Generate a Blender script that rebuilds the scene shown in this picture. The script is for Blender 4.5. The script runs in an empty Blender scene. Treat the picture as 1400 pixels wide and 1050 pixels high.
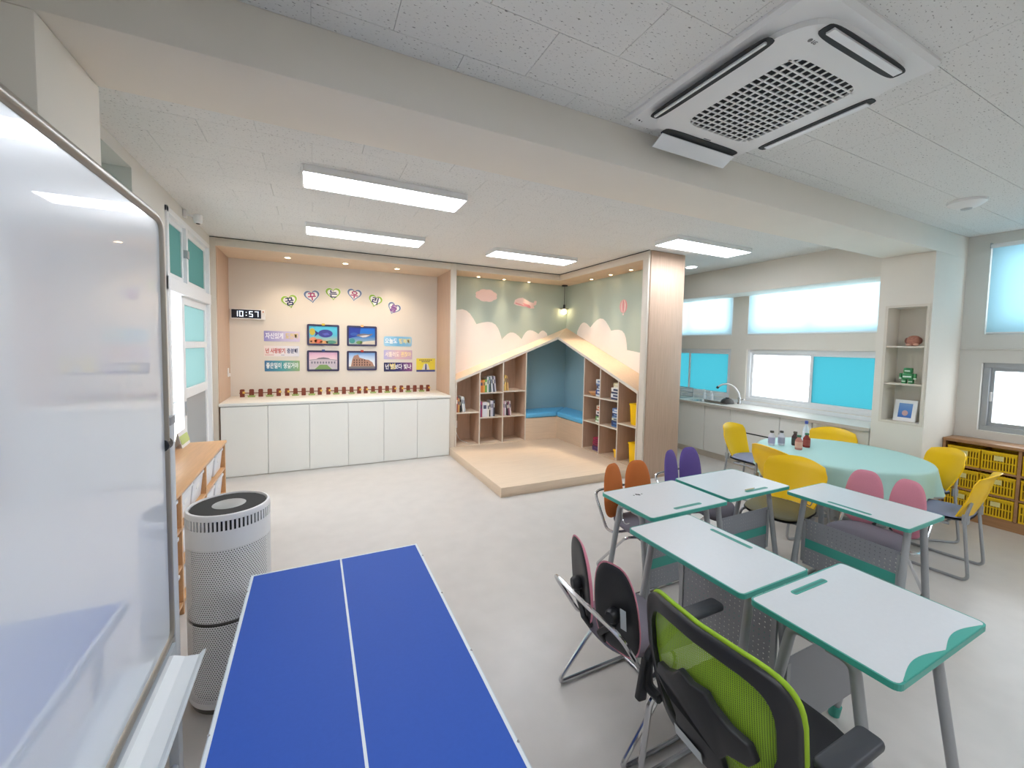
import bpy, bmesh, math, random
from mathutils import Vector, Matrix
from math import sin, cos, pi, radians as RAD, sqrt, hypot, atan2

SC = bpy.context.scene
COL = SC.collection
random.seed(7)

# ------------------------------------------------------------------ camera
FPX, CX, CY = 558.26, 700.0, 504.21          # focal length / principal point for a 1400x1050 frame
YAW, PIT, ROL, EYE = .4528, .0548, -.0185, 1.72
_c, _s = cos(YAW), sin(YAW)
_F = Vector((_s*cos(PIT), _c*cos(PIT), -sin(PIT)))
_r = Vector((_c, -_s, 0))
_d = _F.cross(_r)
CR = cos(ROL)*_r + sin(ROL)*_d               # image right
CD = -sin(ROL)*_r + cos(ROL)*_d              # image down
cam = bpy.data.cameras.new('camera')
cam.sensor_fit = 'HORIZONTAL'
cam.sensor_width = 36.0
cam.lens = FPX/1400*36
cam.shift_x = -(CX-700)/1400
cam.shift_y = (CY-525)/1400
cam.clip_start = .02
camo = bpy.data.objects.new('camera', cam)
COL.objects.link(camo)
camo.matrix_world = Matrix(((CR.x, -CD.x, -_F.x, 0), (CR.y, -CD.y, -_F.y, 0), (CR.z, -CD.z, -_F.z, EYE), (0, 0, 0, 1)))
SC.camera = camo


def at(px, py, ax, val):
    """photo pixel -> point on the plane  coordinate[ax] == val"""
    d = CR*((px-CX)/FPX) + CD*((py-CY)/FPX) + _F
    o = Vector((0, 0, EYE))
    return o + d*((val-o[ax])/d[ax])


# ------------------------------------------------------------------ world, exposure
SC.view_settings.view_transform = 'Standard'
SC.view_settings.look = 'None'
SC.view_settings.gamma = 1.0
SC.view_settings.use_curve_mapping = False
SC.view_settings.exposure = 0.80
W = bpy.data.worlds.new('overcast_sky')
SC.world = W
W.use_nodes = True
W.node_tree.nodes['Background'].inputs[0].default_value = (.86, .94, 1.0, 1)
W.node_tree.nodes['Background'].inputs[1].default_value = 2.7
LED_POWER = 11.0
SPOT_POWER = 9.0
SC.cycles.use_denoising = True
SC.cycles.max_bounces = 10
SC.cycles.diffuse_bounces = 6
SC.cycles.transparent_max_bounces = 12
SC.cycles.sample_clamp_indirect = 6.0


# ------------------------------------------------------------------ materials
def S(r, g, b):
    f = lambda c: (c/255/12.92) if c/255 <= .04045 else ((c/255+.055)/1.055)**2.4
    return (f(r), f(g), f(b), 1)


MATS = {}


def mat(name, rgb, rough=.5, metal=0., noise=0., nscale=20., bump=0., spec=.5, coat=0., emit=0., ecol=None, sheen=0.):
    if name in MATS:
        return MATS[name]
    m = bpy.data.materials.new(name)
    m.use_nodes = True
    nt = m.node_tree
    b = nt.nodes['Principled BSDF']
    b.inputs['Base Color'].default_value = S(*rgb)
    b.inputs['Roughness'].default_value = rough
    b.inputs['Metallic'].default_value = metal
    b.inputs['Specular IOR Level'].default_value = spec
    b.inputs['Coat Weight'].default_value = coat
    b.inputs['Sheen Weight'].default_value = sheen
    if emit:
        b.inputs['Emission Color'].default_value = S(*(ecol or rgb))
        b.inputs['Emission Strength'].default_value = emit
    if noise or bump:
        g = nt.nodes.new('ShaderNodeNewGeometry')
        n = nt.nodes.new('ShaderNodeTexNoise')
        n.inputs['Scale'].default_value = nscale
        n.inputs['Detail'].default_value = 4
        nt.links.new(g.outputs['Position'], n.inputs['Vector'])
        if noise:
            r = nt.nodes.new('ShaderNodeValToRGB')
            c = S(*rgb)
            r.color_ramp.elements[0].position = .3
            r.color_ramp.elements[1].position = .7
            r.color_ramp.elements[0].color = (c[0]*(1-noise), c[1]*(1-noise), c[2]*(1-noise), 1)
            r.color_ramp.elements[1].color = (min(1, c[0]*(1+noise)), min(1, c[1]*(1+noise)), min(1, c[2]*(1+noise)), 1)
            nt.links.new(n.outputs['Fac'], r.inputs['Fac'])
            nt.links.new(r.outputs['Color'], b.inputs['Base Color'])
        if bump:
            bp = nt.nodes.new('ShaderNodeBump')
            bp.inputs['Strength'].default_value = bump
            bp.inputs['Distance'].default_value = .003
            nt.links.new(n.outputs['Fac'], bp.inputs['Height'])
            nt.links.new(bp.outputs['Normal'], b.inputs['Normal'])
    MATS[name] = m
    return m


def wood(name, rgb, stretch=(30, 30, 1.6), amt=.10, rough=.45):
    if name in MATS:
        return MATS[name]
    m = mat(name, rgb, rough)
    nt = m.node_tree
    b = nt.nodes['Principled BSDF']
    g = nt.nodes.new('ShaderNodeNewGeometry')
    mp = nt.nodes.new('ShaderNodeMapping')
    mp.inputs['Scale'].default_value = stretch
    n = nt.nodes.new('ShaderNodeTexNoise')
    n.inputs['Scale'].default_value = 2.2
    n.inputs['Detail'].default_value = 6
    n.inputs['Roughness'].default_value = .62
    r = nt.nodes.new('ShaderNodeValToRGB')
    c = S(*rgb)
    r.color_ramp.elements[0].position = .28
    r.color_ramp.elements[1].position = .72
    r.color_ramp.elements[0].color = (c[0]*(1-amt), c[1]*(1-amt*1.15), c[2]*(1-amt*1.3), 1)
    r.color_ramp.elements[1].color = (min(1, c[0]*(1+amt)), min(1, c[1]*(1+amt)), min(1, c[2]*(1+amt)), 1)
    nt.links.new(g.outputs['Position'], mp.inputs['Vector'])
    nt.links.new(mp.outputs['Vector'], n.inputs['Vector'])
    nt.links.new(n.outputs['Fac'], r.inputs['Fac'])
    nt.links.new(r.outputs['Color'], b.inputs['Base Color'])
    return m


def ramp_mat(name, cols, axis='X', lo=-.2, hi=.2, rough=.5):
    """colour running along an object axis: printed paper"""
    if name in MATS:
        return MATS[name]
    m = mat(name, cols[0], rough)
    nt = m.node_tree
    b = nt.nodes['Principled BSDF']
    t = nt.nodes.new('ShaderNodeTexCoord')
    sp = nt.nodes.new('ShaderNodeSeparateXYZ')
    mr = nt.nodes.new('ShaderNodeMapRange')
    mr.inputs['From Min'].default_value = lo
    mr.inputs['From Max'].default_value = hi
    r = nt.nodes.new('ShaderNodeValToRGB')
    while len(r.color_ramp.elements) < len(cols):
        r.color_ramp.elements.new(.5)
    for i, c in enumerate(cols):
        r.color_ramp.elements[i].position = i/(len(cols)-1)
        r.color_ramp.elements[i].color = S(*c)
    nt.links.new(t.outputs['Object'], sp.inputs[0])
    nt.links.new(sp.outputs[axis], mr.inputs['Value'])
    nt.links.new(mr.outputs[0], r.inputs['Fac'])
    nt.links.new(r.outputs['Color'], b.inputs['Base Color'])
    return m


def perforated(name, rgb, pitch, hole, mode='XZ', radius=.17, zlo=-9, zhi=9, rough=.5, metal=0., stagger=False):
    """sheet with round holes punched through it, on the object's own axes"""
    m = mat(name, rgb, rough, metal)
    nt = m.node_tree
    b = nt.nodes['Principled BSDF']
    out = nt.nodes['Material Output']

    def math(op, a, c=None):
        n = nt.nodes.new('ShaderNodeMath')
        n.operation = op
        for i, v in enumerate((a, c)):
            if v is None:
                continue
            if isinstance(v, (int, float)):
                n.inputs[i].default_value = v
            else:
                nt.links.new(v, n.inputs[i])
        return n.outputs[0]
    t = nt.nodes.new('ShaderNodeTexCoord')
    sp = nt.nodes.new('ShaderNodeSeparateXYZ')
    nt.links.new(t.outputs['Object'], sp.inputs[0])
    if mode == 'CYL':
        u = math('MULTIPLY', math('ARCTAN2', sp.outputs['Y'], sp.outputs['X']), radius/pitch)
    else:
        u = math('MULTIPLY', sp.outputs[mode[0]], 1/pitch)
    v = math('MULTIPLY', sp.outputs['Z'], 1/pitch)
    if stagger:
        v = math('MULTIPLY', v, 1.1)
        row = math('FLOOR', v)
        u = math('ADD', u, math('MULTIPLY', math('MODULO', math('ABSOLUTE', row), 2.0), .5))
    du = math('SUBTRACT', math('FRACT', u), .5)
    dv = math('SUBTRACT', math('FRACT', v), .5)
    r2 = math('ADD', math('MULTIPLY', du, du), math('MULTIPLY', dv, dv))
    inside = math('LESS_THAN', r2, hole*hole)
    inside = math('MULTIPLY', inside, math('GREATER_THAN', sp.outputs['Z'], zlo))
    inside = math('MULTIPLY', inside, math('LESS_THAN', sp.outputs['Z'], zhi))
    tr = nt.nodes.new('ShaderNodeBsdfTransparent')
    mx = nt.nodes.new('ShaderNodeMixShader')
    nt.links.new(inside, mx.inputs[0])
    nt.links.new(b.outputs[0], mx.inputs[1])
    nt.links.new(tr.outputs[0], mx.inputs[2])
    nt.links.new(mx.outputs[0], out.inputs['Surface'])
    return m


def translucent(name, rgb, clear=0., diffuse=.3):
    if name in MATS:
        return MATS[name]
    m = bpy.data.materials.new(name)
    m.use_nodes = True
    nt = m.node_tree
    nt.nodes.remove(nt.nodes['Principled BSDF'])
    out = nt.nodes['Material Output']
    a = nt.nodes.new('ShaderNodeBsdfTranslucent')
    a.inputs[0].default_value = S(*rgb)
    d = nt.nodes.new('ShaderNodeBsdfDiffuse')
    d.inputs[0].default_value = S(*rgb)
    mx = nt.nodes.new('ShaderNodeMixShader')
    mx.inputs[0].default_value = diffuse
    nt.links.new(a.outputs[0], mx.inputs[1])
    nt.links.new(d.outputs[0], mx.inputs[2])
    last = mx
    if clear:
        t = nt.nodes.new('ShaderNodeBsdfTransparent')
        t.inputs[0].default_value = S(*rgb)
        m2 = nt.nodes.new('ShaderNodeMixShader')
        m2.inputs[0].default_value = clear
        nt.links.new(mx.outputs[0], m2.inputs[1])
        nt.links.new(t.outputs[0], m2.inputs[2])
        last = m2
    nt.links.new(last.outputs[0], out.inputs['Surface'])
    MATS[name] = m
    return m


def glass(name, rgb=(255, 255, 255), refl=.06):
    if name in MATS:
        return MATS[name]
    m = bpy.data.materials.new(name)
    m.use_nodes = True
    nt = m.node_tree
    nt.nodes.remove(nt.nodes['Principled BSDF'])
    t = nt.nodes.new('ShaderNodeBsdfTransparent')
    t.inputs[0].default_value = S(*rgb)
    g = nt.nodes.new('ShaderNodeBsdfGlossy')
    g.inputs['Roughness'].default_value = .02
    mx = nt.nodes.new('ShaderNodeMixShader')
    mx.inputs[0].default_value = refl
    nt.links.new(t.outputs[0], mx.inputs[1])
    nt.links.new(g.outputs[0], mx.inputs[2])
    nt.links.new(mx.outputs[0], nt.nodes['Material Output'].inputs['Surface'])
    MATS[name] = m
    return m


M_FLOOR = mat('floor_vinyl', (204, 199, 194), .30, noise=.035, nscale=6, spec=.5)
M_CEIL = mat('ceiling_board', (200, 199, 197), .9)
M_WALL = mat('cream_paint', (232, 226, 216), .75, noise=.012, nscale=3)
M_WALLG = mat('grey_white_paint', (222, 220, 214), .75, noise=.012, nscale=3)
M_ALC = mat('warm_cream_paint', (226, 219, 209), .7)
M_TRIM = mat('cream_laminate', (219, 210, 197), .5)
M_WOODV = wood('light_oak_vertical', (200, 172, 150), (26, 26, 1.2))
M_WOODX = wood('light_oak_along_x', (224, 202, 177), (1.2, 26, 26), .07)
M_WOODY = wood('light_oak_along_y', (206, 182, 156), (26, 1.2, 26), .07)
M_HONEY = wood('honey_wood', (214, 165, 116), (22, 1.4, 22), .09, .32)
M_BROWN = wood('brown_wood', (170, 128, 90), (22, 1.4, 22), .12, .35)
M_WHITE = mat('white_laminate', (236, 235, 229), .38)
M_WHITEP = mat('white_plastic', (238, 238, 238), .4)
M_PVC = mat('white_window_frame', (236, 238, 240), .4)
M_ALU = mat('grey_aluminium', (176, 180, 184), .4, .4)
M_CHROME = mat('chrome', (205, 205, 208), .16, 1.)
M_GREYT = mat('grey_painted_tube', (164, 166, 169), .38, .25)
M_BLACK = mat('black_plastic', (34, 34, 38), .45)
M_DARK = mat('dark_gap', (40, 39, 38), .7)
M_TEAL = mat('teal_plastic', (64, 160, 145), .38)
M_DESK = mat('desk_laminate', (210, 212, 215), .33, noise=.012, nscale=60)
M_YEL = mat('yellow_plastic', (252, 203, 0), .36)
M_GREEN = mat('mural_green', (180, 194, 182), .8)
M_BLUEW = mat('bench_wall_blue', (152, 184, 192), .8)
M_SKYC = mat('sky_blue_vinyl', (96, 180, 226), .42)
M_LED = mat('led_diffuser', (255, 255, 255), .5, emit=LED_POWER, ecol=(240, 246, 255))
M_WARM = mat('warm_lamp', (255, 235, 205), .5, emit=14., ecol=(255, 214, 160))


# ------------------------------------------------------------------ mesh helpers
class MB:
    def __init__(s):
        s.v, s.f = [], []

    def add(s, vs, fs):
        n = len(s.v)
        s.v += [tuple(v) for v in vs]
        s.f += [tuple(i+n for i in f) for f in fs]
        return s

    def box(s, x0, x1, y0, y1, z0, z1):
        v = [(x, y, z) for z in (z0, z1) for y in (y0, y1) for x in (x0, x1)]
        return s.add(v, [(0, 2, 3, 1), (4, 5, 7, 6), (0, 1, 5, 4), (2, 6, 7, 3), (0, 4, 6, 2), (1, 3, 7, 5)])

    def obox(s, c, size, m):
        h = [q/2 for q in size]
        v = [Vector(c) + m @ Vector((x, y, z)) for z in (-h[2], h[2]) for y in (-h[1], h[1]) for x in (-h[0], h[0])]
        return s.add(v, [(0, 2, 3, 1), (4, 5, 7, 6), (0, 1, 5, 4), (2, 6, 7, 3), (0, 4, 6, 2), (1, 3, 7, 5)])

    def prism(s, poly, d0, d1, axis='z'):
        def mp(a, b, d):
            return {'z': (a, b, d), 'y': (a, d, b), 'x': (d, a, b)}[axis]
        n = len(poly)
        v = [mp(a, b, d0) for a, b in poly] + [mp(a, b, d1) for a, b in poly]
        f = [tuple(range(n))[::-1], tuple(range(n, 2*n))] + [(i, (i+1) % n, n+(i+1) % n, n+i) for i in range(n)]
        return s.add(v, f)

    def ring(s, outer, inner, d0, d1, axis='z'):
        """extruded band between two outlines with the same number of points"""
        def mp(a, b, d):
            return {'z': (a, b, d), 'y': (a, d, b), 'x': (d, a, b)}[axis]
        n = len(outer)
        v = [mp(a, b, d) for d in (d0, d1) for o in (outer, inner) for a, b in o]
        f = []
        for i in range(n):
            j = (i+1) % n
            f += [(i, j, n+j, n+i), (2*n+j, 2*n+i, 3*n+i, 3*n+j), (i, 2*n+i, 2*n+j, j), (n+j, 3*n+j, 3*n+i, n+i)]
        return s.add(v, f)

    def tube(s, pts, r, n=8, closed=False):
        pts = [Vector(p) for p in pts]
        L = len(pts)
        ringsv = []
        up = None
        for i in range(L):
            a = pts[i-1] if (i or closed) else pts[i]
            b = pts[(i+1) % L] if (i < L-1 or closed) else pts[i]
            t = (b-a).normalized()
            if up is None:
                up = Vector((0, 0, 1)) if abs(t.z) < .9 else Vector((1, 0, 0))
            x = t.cross(up)
            if x.length < 1e-5:
                x = t.orthogonal()
            x.normalize()
            y = x.cross(t).normalized()
            up = y
            ringsv.append([pts[i] + x*(cos(2*pi*k/n)*r) + y*(sin(2*pi*k/n)*r) for k in range(n)])
        v = [q for rg in ringsv for q in rg]
        f = []
        for i in range(L if closed else L-1):
            for k in range(n):
                a, b = i*n+k, i*n+(k+1) % n
                c, d = ((i+1) % L)*n+(k+1) % n, ((i+1) % L)*n+k
                f.append((a, b, c, d))
        if not closed:
            f += [tuple(range(n))[::-1], tuple(range((L-1)*n, L*n))]
        return s.add(v, f)

    def lathe(s, prof, n=28, c=(0, 0, 0), cap=True):
        v = [(c[0]+r*cos(2*pi*k/n), c[1]+r*sin(2*pi*k/n), c[2]+z) for r, z in prof for k in range(n)]
        f = [(i*n+k, i*n+(k+1) % n, (i+1)*n+(k+1) % n, (i+1)*n+k) for i in range(len(prof)-1) for k in range(n)]
        if cap:
            f += [tuple(range(n))[::-1], tuple(range((len(prof)-1)*n, len(prof)*n))]
        return s.add(v, f)

    def sheet(s, fn, nu, nv, t):
        """surface fn(u, v) with thickness t"""
        P = [[Vector(fn(i/nu, j/nv)) for j in range(nv+1)] for i in range(nu+1)]
        N = [[None]*(nv+1) for _ in range(nu+1)]
        for i in range(nu+1):
            for j in range(nv+1):
                a = P[min(i+1, nu)][j]-P[max(i-1, 0)][j]
                b = P[i][min(j+1, nv)]-P[i][max(j-1, 0)]
                N[i][j] = a.cross(b).normalized()
        w = nv+1
        k = (nu+1)*w
        v = [P[i][j] for i in range(nu+1) for j in range(w)] + [P[i][j]-N[i][j]*t for i in range(nu+1) for j in range(w)]
        f = []
        for i in range(nu):
            for j in range(nv):
                a, b, c, d = i*w+j, (i+1)*w+j, (i+1)*w+j+1, i*w+j+1
                f += [(a, b, c, d), (k+d, k+c, k+b, k+a)]
        for j in range(nv):
            f += [(j+1, j, k+j, k+j+1), (nu*w+j, nu*w+j+1, k+nu*w+j+1, k+nu*w+j)]
        for i in range(nu):
            f += [(i*w, (i+1)*w, k+(i+1)*w, k+i*w), ((i+1)*w+nv, i*w+nv, k+i*w+nv, k+(i+1)*w+nv)]
        return s.add(v, f)

    def puff(s, outline, tf, tb, mp=None, rings=(1, .97, .9, .75, .45)):
        """padded shape: outline (a, b) swelling tf to the front and tb to the back; mp maps (a, b, c)"""
        mp = mp or (lambda a, b, c: (a, b, c))
        n = len(outline)
        ca = sum(p[0] for p in outline)/n
        cb = sum(p[1] for p in outline)/n
        v, f = [], []
        v += [mp(a, b, 0) for a, b in outline]
        for side, t in ((1, tf), (-1, tb)):
            prev = 0
            for q in rings[1:]:
                h = t*sqrt(max(0, 1-((q-.6)/.4)**2)) if q > .6 else t
                base = len(v)
                v += [mp(ca+(a-ca)*q, cb+(b-cb)*q, side*h) for a, b in outline]
                for i in range(n):
                    j = (i+1) % n
                    fc = (prev+i, prev+j, base+j, base+i)
                    f.append(fc if side > 0 else fc[::-1])
                prev = base
            apex = len(v)
            v.append(mp(ca, cb, side*t))
            for i in range(n):
                fc = (prev+i, prev+(i+1) % n, apex)
                f.append(fc if side > 0 else fc[::-1])
        return s.add(v, f)

    def build(s, name, m, parent=None, smooth=False, bevel=0., seg=2, loc=None, auto=None):
        me = bpy.data.meshes.new(name)
        me.from_pydata(s.v, [], s.f)
        if bevel:
            bm = bmesh.new()
            bm.from_mesh(me)
            bmesh.ops.recalc_face_normals(bm, faces=bm.faces)
            es = [e for e in bm.edges if len(e.link_faces) == 2 and e.calc_face_angle(0) > .5]
            bmesh.ops.bevel(bm, geom=es, offset=bevel, segments=seg, affect='EDGES', profile=.5, clamp_overlap=True)
            bm.to_mesh(me)
            bm.free()
        else:
            bm = bmesh.new()
            bm.from_mesh(me)
            bmesh.ops.recalc_face_normals(bm, faces=bm.faces)
            bm.to_mesh(me)
            bm.free()
        me.materials.append(m)
        if smooth or bevel:
            for p in me.polygons:
                p.use_smooth = True
            if auto is None:
                auto = 40
            try:
                me.set_sharp_from_angle(angle=RAD(auto))
            except Exception:
                pass
        o = bpy.data.objects.new(name, me)
        COL.objects.link(o)
        if parent is not None:
            o.parent = parent
        if loc is not None:
            o.location = loc
        return o


def B(*a):
    return MB().box(*a)


def fillet(pts, rad, n=5, closed=False):
    pts = [Vector(p) for p in pts]
    out = []
    L = len(pts)
    for i, p in enumerate(pts):
        if not closed and i in (0, L-1):
            out.append(p)
            continue
        a, b = pts[i-1]-p, pts[(i+1) % L]-p
        q = min(rad, a.length*.49, b.length*.49)
        s, e = p+a.normalized()*q, p+b.normalized()*q
        for k in range(n+1):
            t = k/n
            out.append(s*(1-t)**2 + p*2*t*(1-t) + e*t*t)
    return out


def rrect(w, h, r, n=5, cx=0, cy=0):
    out = []
    for sx, sy, a0 in ((1, 1, 0), (-1, 1, 90), (-1, -1, 180), (1, -1, 270)):
        for k in range(n+1):
            a = RAD(a0+90*k/n)
            out.append((cx+sx*(w/2-r)+r*cos(a), cy+sy*(h/2-r)+r*sin(a)))
    return out


def superell(w, h, p=2.6, n=28, cx=0, cy=0):
    out = []
    for k in range(n):
        a = 2*pi*k/n
        c, s_ = cos(a), sin(a)
        out.append((cx+w/2*math.copysign(abs(c)**(2/p), c), cy+h/2*math.copysign(abs(s_)**(2/p), s_)))
    return out


def tag(o, label, cat, group=None):
    o['label'] = label
    o['category'] = cat
    if group:
        o['group'] = group
    return o


def thing(name, label, cat, loc=(0, 0, 0), rz=0., group=None):
    o = bpy.data.objects.new(name, None)
    o.empty_display_size = .1
    COL.objects.link(o)
    o.location = loc
    o.rotation_euler = (0, 0, rz)
    return tag(o, label, cat, group)


def struct(o):
    o['kind'] = 'structure'
    return o


def sempty(name, loc=(0, 0, 0)):
    o = bpy.data.objects.new(name, None)
    COL.objects.link(o)
    o.location = loc
    return struct(o)


def dup(o, parent=None, loc=None, rz=None, label=None, group=None):
    c = o.copy()
    COL.objects.link(c)
    if parent is not None:
        c.parent = parent
    if loc is not None:
        c.location = loc
    if rz is not None:
        c.rotation_euler = (0, 0, rz)
    if label:
        c['label'] = label
    if group:
        c['group'] = group
    for ch in o.children:
        dup(ch, c)
    return c


def paint(o, m):
    """same mesh, other material (slot on the object)"""
    o.material_slots[0].link = 'OBJECT'
    o.material_slots[0].material = m
    return o


def text(body, size, m, parent, loc, rot=(pi/2, 0, 0), ext=.0008, name='lettering', roll=0., sx=1., bold=0.):
    cu = bpy.data.curves.new('t', 'FONT')
    cu.body = body
    cu.size = size
    cu.extrude = ext
    cu.offset = bold
    cu.align_x = 'CENTER'
    cu.align_y = 'CENTER'
    cu.resolution_u = 3
    t = bpy.data.objects.new('t', cu)
    COL.objects.link(t)
    dg = bpy.context.evaluated_depsgraph_get()
    me = bpy.data.meshes.new_from_object(t.evaluated_get(dg))
    bpy.data.objects.remove(t)
    me.name = name
    me.materials.clear()
    me.materials.append(m)
    o = bpy.data.objects.new(name, me)
    COL.objects.link(o)
    o.parent = parent
    o.location = loc
    if roll:
        o.rotation_euler = (Matrix.Rotation(rot[2], 3, 'Z') @ Matrix.Rotation(rot[0], 3, 'X') @ Matrix.Rotation(roll, 3, 'Z')).to_euler()
    else:
        o.rotation_euler = rot
    o.scale = (sx, 1, 1)
    return o


c1 = lambda x, y: (280+x/3.889, 310+y/3.889)
c2 = lambda x, y: (600+x/3.889, 330+y/3.889)

# ================================================================== the room
CEIL = 2.985
XL, XW, XN = -1.12, 6.20, 6.39       # left wall, kitchen window wall, right wall of the front bay
YF, YB = -2.3, 7.06                  # wall behind the camera, back wall
BY0, BY1, BZ = 1.89, 2.33, 2.76      # beam
FY, FX = 6.10, 3.86                  # front planes of the built-in alcoves
SOF = 2.88                           # soffit height inside them
YW = 6.92                            # back of the display alcove
YN, XNK = 6.60, 4.35                 # back walls of the reading nook

struct(B(XL-.4, 6.7, YF-.1, YB+.1, -.1, 0).build('floor', M_FLOOR))

# ceiling: slab with loose fissured boards below it
M_TILE = mat('fissured_ceiling_tile', (206, 204, 200), .92)
_nt = M_TILE.node_tree
_g = _nt.nodes.new('ShaderNodeNewGeometry')
_mp = _nt.nodes.new('ShaderNodeMapping')
_mp.inputs['Scale'].default_value = (38, 80, 40)
_no = _nt.nodes.new('ShaderNodeTexNoise')
_no.inputs['Scale'].default_value = 1.6
_no.inputs['Detail'].default_value = 2.5
_cr = _nt.nodes.new('ShaderNodeValToRGB')
_cr.color_ramp.elements[0].position = .30
_cr.color_ramp.elements[0].color = S(140, 139, 137)
_cr.color_ramp.elements[1].position = .37
_cr.color_ramp.elements[1].color = S(226, 226, 224)
_bp = _nt.nodes.new('ShaderNodeBump')
_bp.inputs['Strength'].default_value = .35
_bp.inputs['Distance'].default_value = .004
_nt.links.new(_g.outputs['Position'], _mp.inputs['Vector'])
_nt.links.new(_mp.outputs['Vector'], _no.inputs['Vector'])
_nt.links.new(_no.outputs['Fac'], _cr.inputs['Fac'])
_nt.links.new(_cr.outputs['Color'], _nt.nodes['Principled BSDF'].inputs['Base Color'])
_nt.links.new(_no.outputs['Fac'], _bp.inputs['Height'])
_nt.links.new(_bp.outputs['Normal'], _nt.nodes['Principled BSDF'].inputs['Normal'])

ceiling = struct(B(XL-.4, 6.7, YF-.1, YB+.1, CEIL+.012, CEIL+.12).build('ceiling', M_CEIL))
far_tiles = MB()
tile_mesh = {}
for k in range(-14, 18):
    y0 = 1.77+.3*k
    off = 0. if k % 2 == 0 else .3
    for i in range(-3, 11):
        x0 = off+.6*i
        xa, xb = max(x0, XL), min(x0+.6, XN)
        ya, yb = y0, y0+.3
        if ya < BY1 and yb > BY0:            # trimmed by the beam
            if ya < BY0:
                yb = BY0
            else:
                ya = BY1
        if xb-xa < .04 or yb-ya < .03 or ya > 6.3:
            continue
        yb = min(yb, 6.45)
        g = .0009
        if yb < .55 or (ya > FY-.02) or (xa > 5.9 and ya > BY1):
            far_tiles.box(xa+g, xb-g, ya+g, yb-g, CEIL, CEIL+.012)
            continue
        key = (round(xb-xa, 3), round(yb-ya, 3))
        if key not in tile_mesh:
            o = B(-key[0]/2+g, key[0]/2-g, -key[1]/2+g, key[1]/2-g, 0, .012).build('ceiling_tile', M_TILE, ceiling, bevel=.0007, seg=1)
            tile_mesh[key] = o
        else:
            o = tile_mesh[key].copy()
            COL.objects.link(o)
        o.location = ((xa+xb)/2, (ya+yb)/2, CEIL)
ft = far_tiles.build('ceiling_tile_field', M_TILE, ceiling)
ft['kind'] = 'stuff'

struct(B(XL-.05, 6.6, BY0, BY1, BZ, CEIL+.01).build('ceiling_beam', M_WALL, bevel=.006))
struct(B(XL-.1, -.79, BY0, BY1, 0, BZ-.0005).build('wall_left_pillar', M_WALL, bevel=.006))

# left wall with the doorway and a high window
DY0, DY1, DZ = 4.44, 6.02, 2.86
wl = MB()
wl.box(XL-.3, XL, YF-.1, 2.75, 0, CEIL+.01)
wl.box(XL-.3, XL, 2.75, 3.75, 0, 2.25)
wl.box(XL-.3, XL, 2.75, 3.75, 2.9, CEIL+.01)
wl.box(XL-.3, XL, 3.75, DY0, 0, CEIL+.01)
wl.box(XL-.3, XL, DY0, DY1, DZ, CEIL+.01)
wl.box(XL-.3, XL, DY1, YB+.1, 0, CEIL+.01)
struct(wl.build('wall_left', M_WALLG))
struct(B(XL-.3, 6.7, YF-.1, YF, 0, CEIL+.01).build('wall_front', M_WALLG))
struct(B(XL-.3, 6.7, YB, YB+.1, 0, CEIL+.01).build('wall_back', M_WALLG))

# kitchen window wall
wr = MB()
wr.box(XW, XW+.16, BY1, YB, 0, .93)
wr.box(XW, XW+.16, BY1, YB, 1.74, 1.97)
wr.box(XW, XW+.16, BY1, YB, 2.72, CEIL)
for a, b in ((BY1-.05, 2.45), (4.22, 4.49), (6.2, YB)):
    wr.box(XW, XW+.16, a, b, .93, 1.74)
    wr.box(XW, XW+.16, a, b, 1.97, 2.72)
struct(wr.build('wall_right', M_WALL))
struct(B(5.75, XW, BY1, YB, 2.585, CEIL+.01).build('wall_right_header', M_WALL, bevel=.004))
# right wall of the front bay
wn = MB()
wn.box(XN, XN+.2, YF, BY0+.2, 0, .92)
wn.box(XN, XN+.2, YF, BY0+.2, 1.64, 1.94)
wn.box(XN, XN+.2, YF, BY0+.2, 2.88, CEIL+.01)
for a, b in ((YF, .1), (1.72, BY0+.2)):
    wn.box(XN, XN+.2, a, b, .92, 1.64)
    wn.box(XN, XN+.2, a, b, 1.94, 2.88)
struct(wn.build('wall_right_front_bay', M_WALLG))
struct(B(XN-.02, XN, YF, BY0, 1.775, 1.795).build('trim_1', M_WALLG, bevel=.004))

# pillar with a display niche
NY0, NY1, NZ0, NZ1, PX = 1.925, 2.24, .99, 2.21, 5.64
pl = MB()
pl.box(PX, XN+.05, BY0, NY0, 0, BZ)
pl.box(PX, XN+.05, NY1, BY1, 0, BZ)
pl.box(PX, XN+.05, NY0, NY1, 0, NZ0)
pl.box(PX, XN+.05, NY0, NY1, NZ1, BZ)
pl.box(PX+.26, XN+.05, NY0, NY1, NZ0, NZ1)
pillar = struct(pl.build('wall_right_pillar', M_WALL))
for z in (1.80, 1.40):
    B(PX+.004, PX+.26, NY0, NY1, z-.018, z).build('niche_shelf', M_TRIM, pillar, bevel=.002)
MB().ring(rrect(NY1-NY0+.05, NZ1-NZ0+.05, .003, 1, (NY0+NY1)/2, (NZ0+NZ1)/2), rrect(NY1-NY0, NZ1-NZ0, .003, 1, (NY0+NY1)/2, (NZ0+NZ1)/2), PX-.006, PX, 'x').build('niche_trim', M_TRIM, pillar)


# ---- windows
M_FILM = translucent('teal_frosted_film', (112, 172, 179), 0., .12)
M_FILMG = translucent('green_frosted_film', (122, 150, 145), .06, .25)
M_FILML = translucent('pale_frosted_film', (166, 186, 184), .06, .25)
M_BLIND = translucent('roller_blind_cloth', (226, 244, 250), .06, .25)
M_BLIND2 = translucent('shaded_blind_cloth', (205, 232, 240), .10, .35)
M_GLASS = glass('window_glass')


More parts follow.
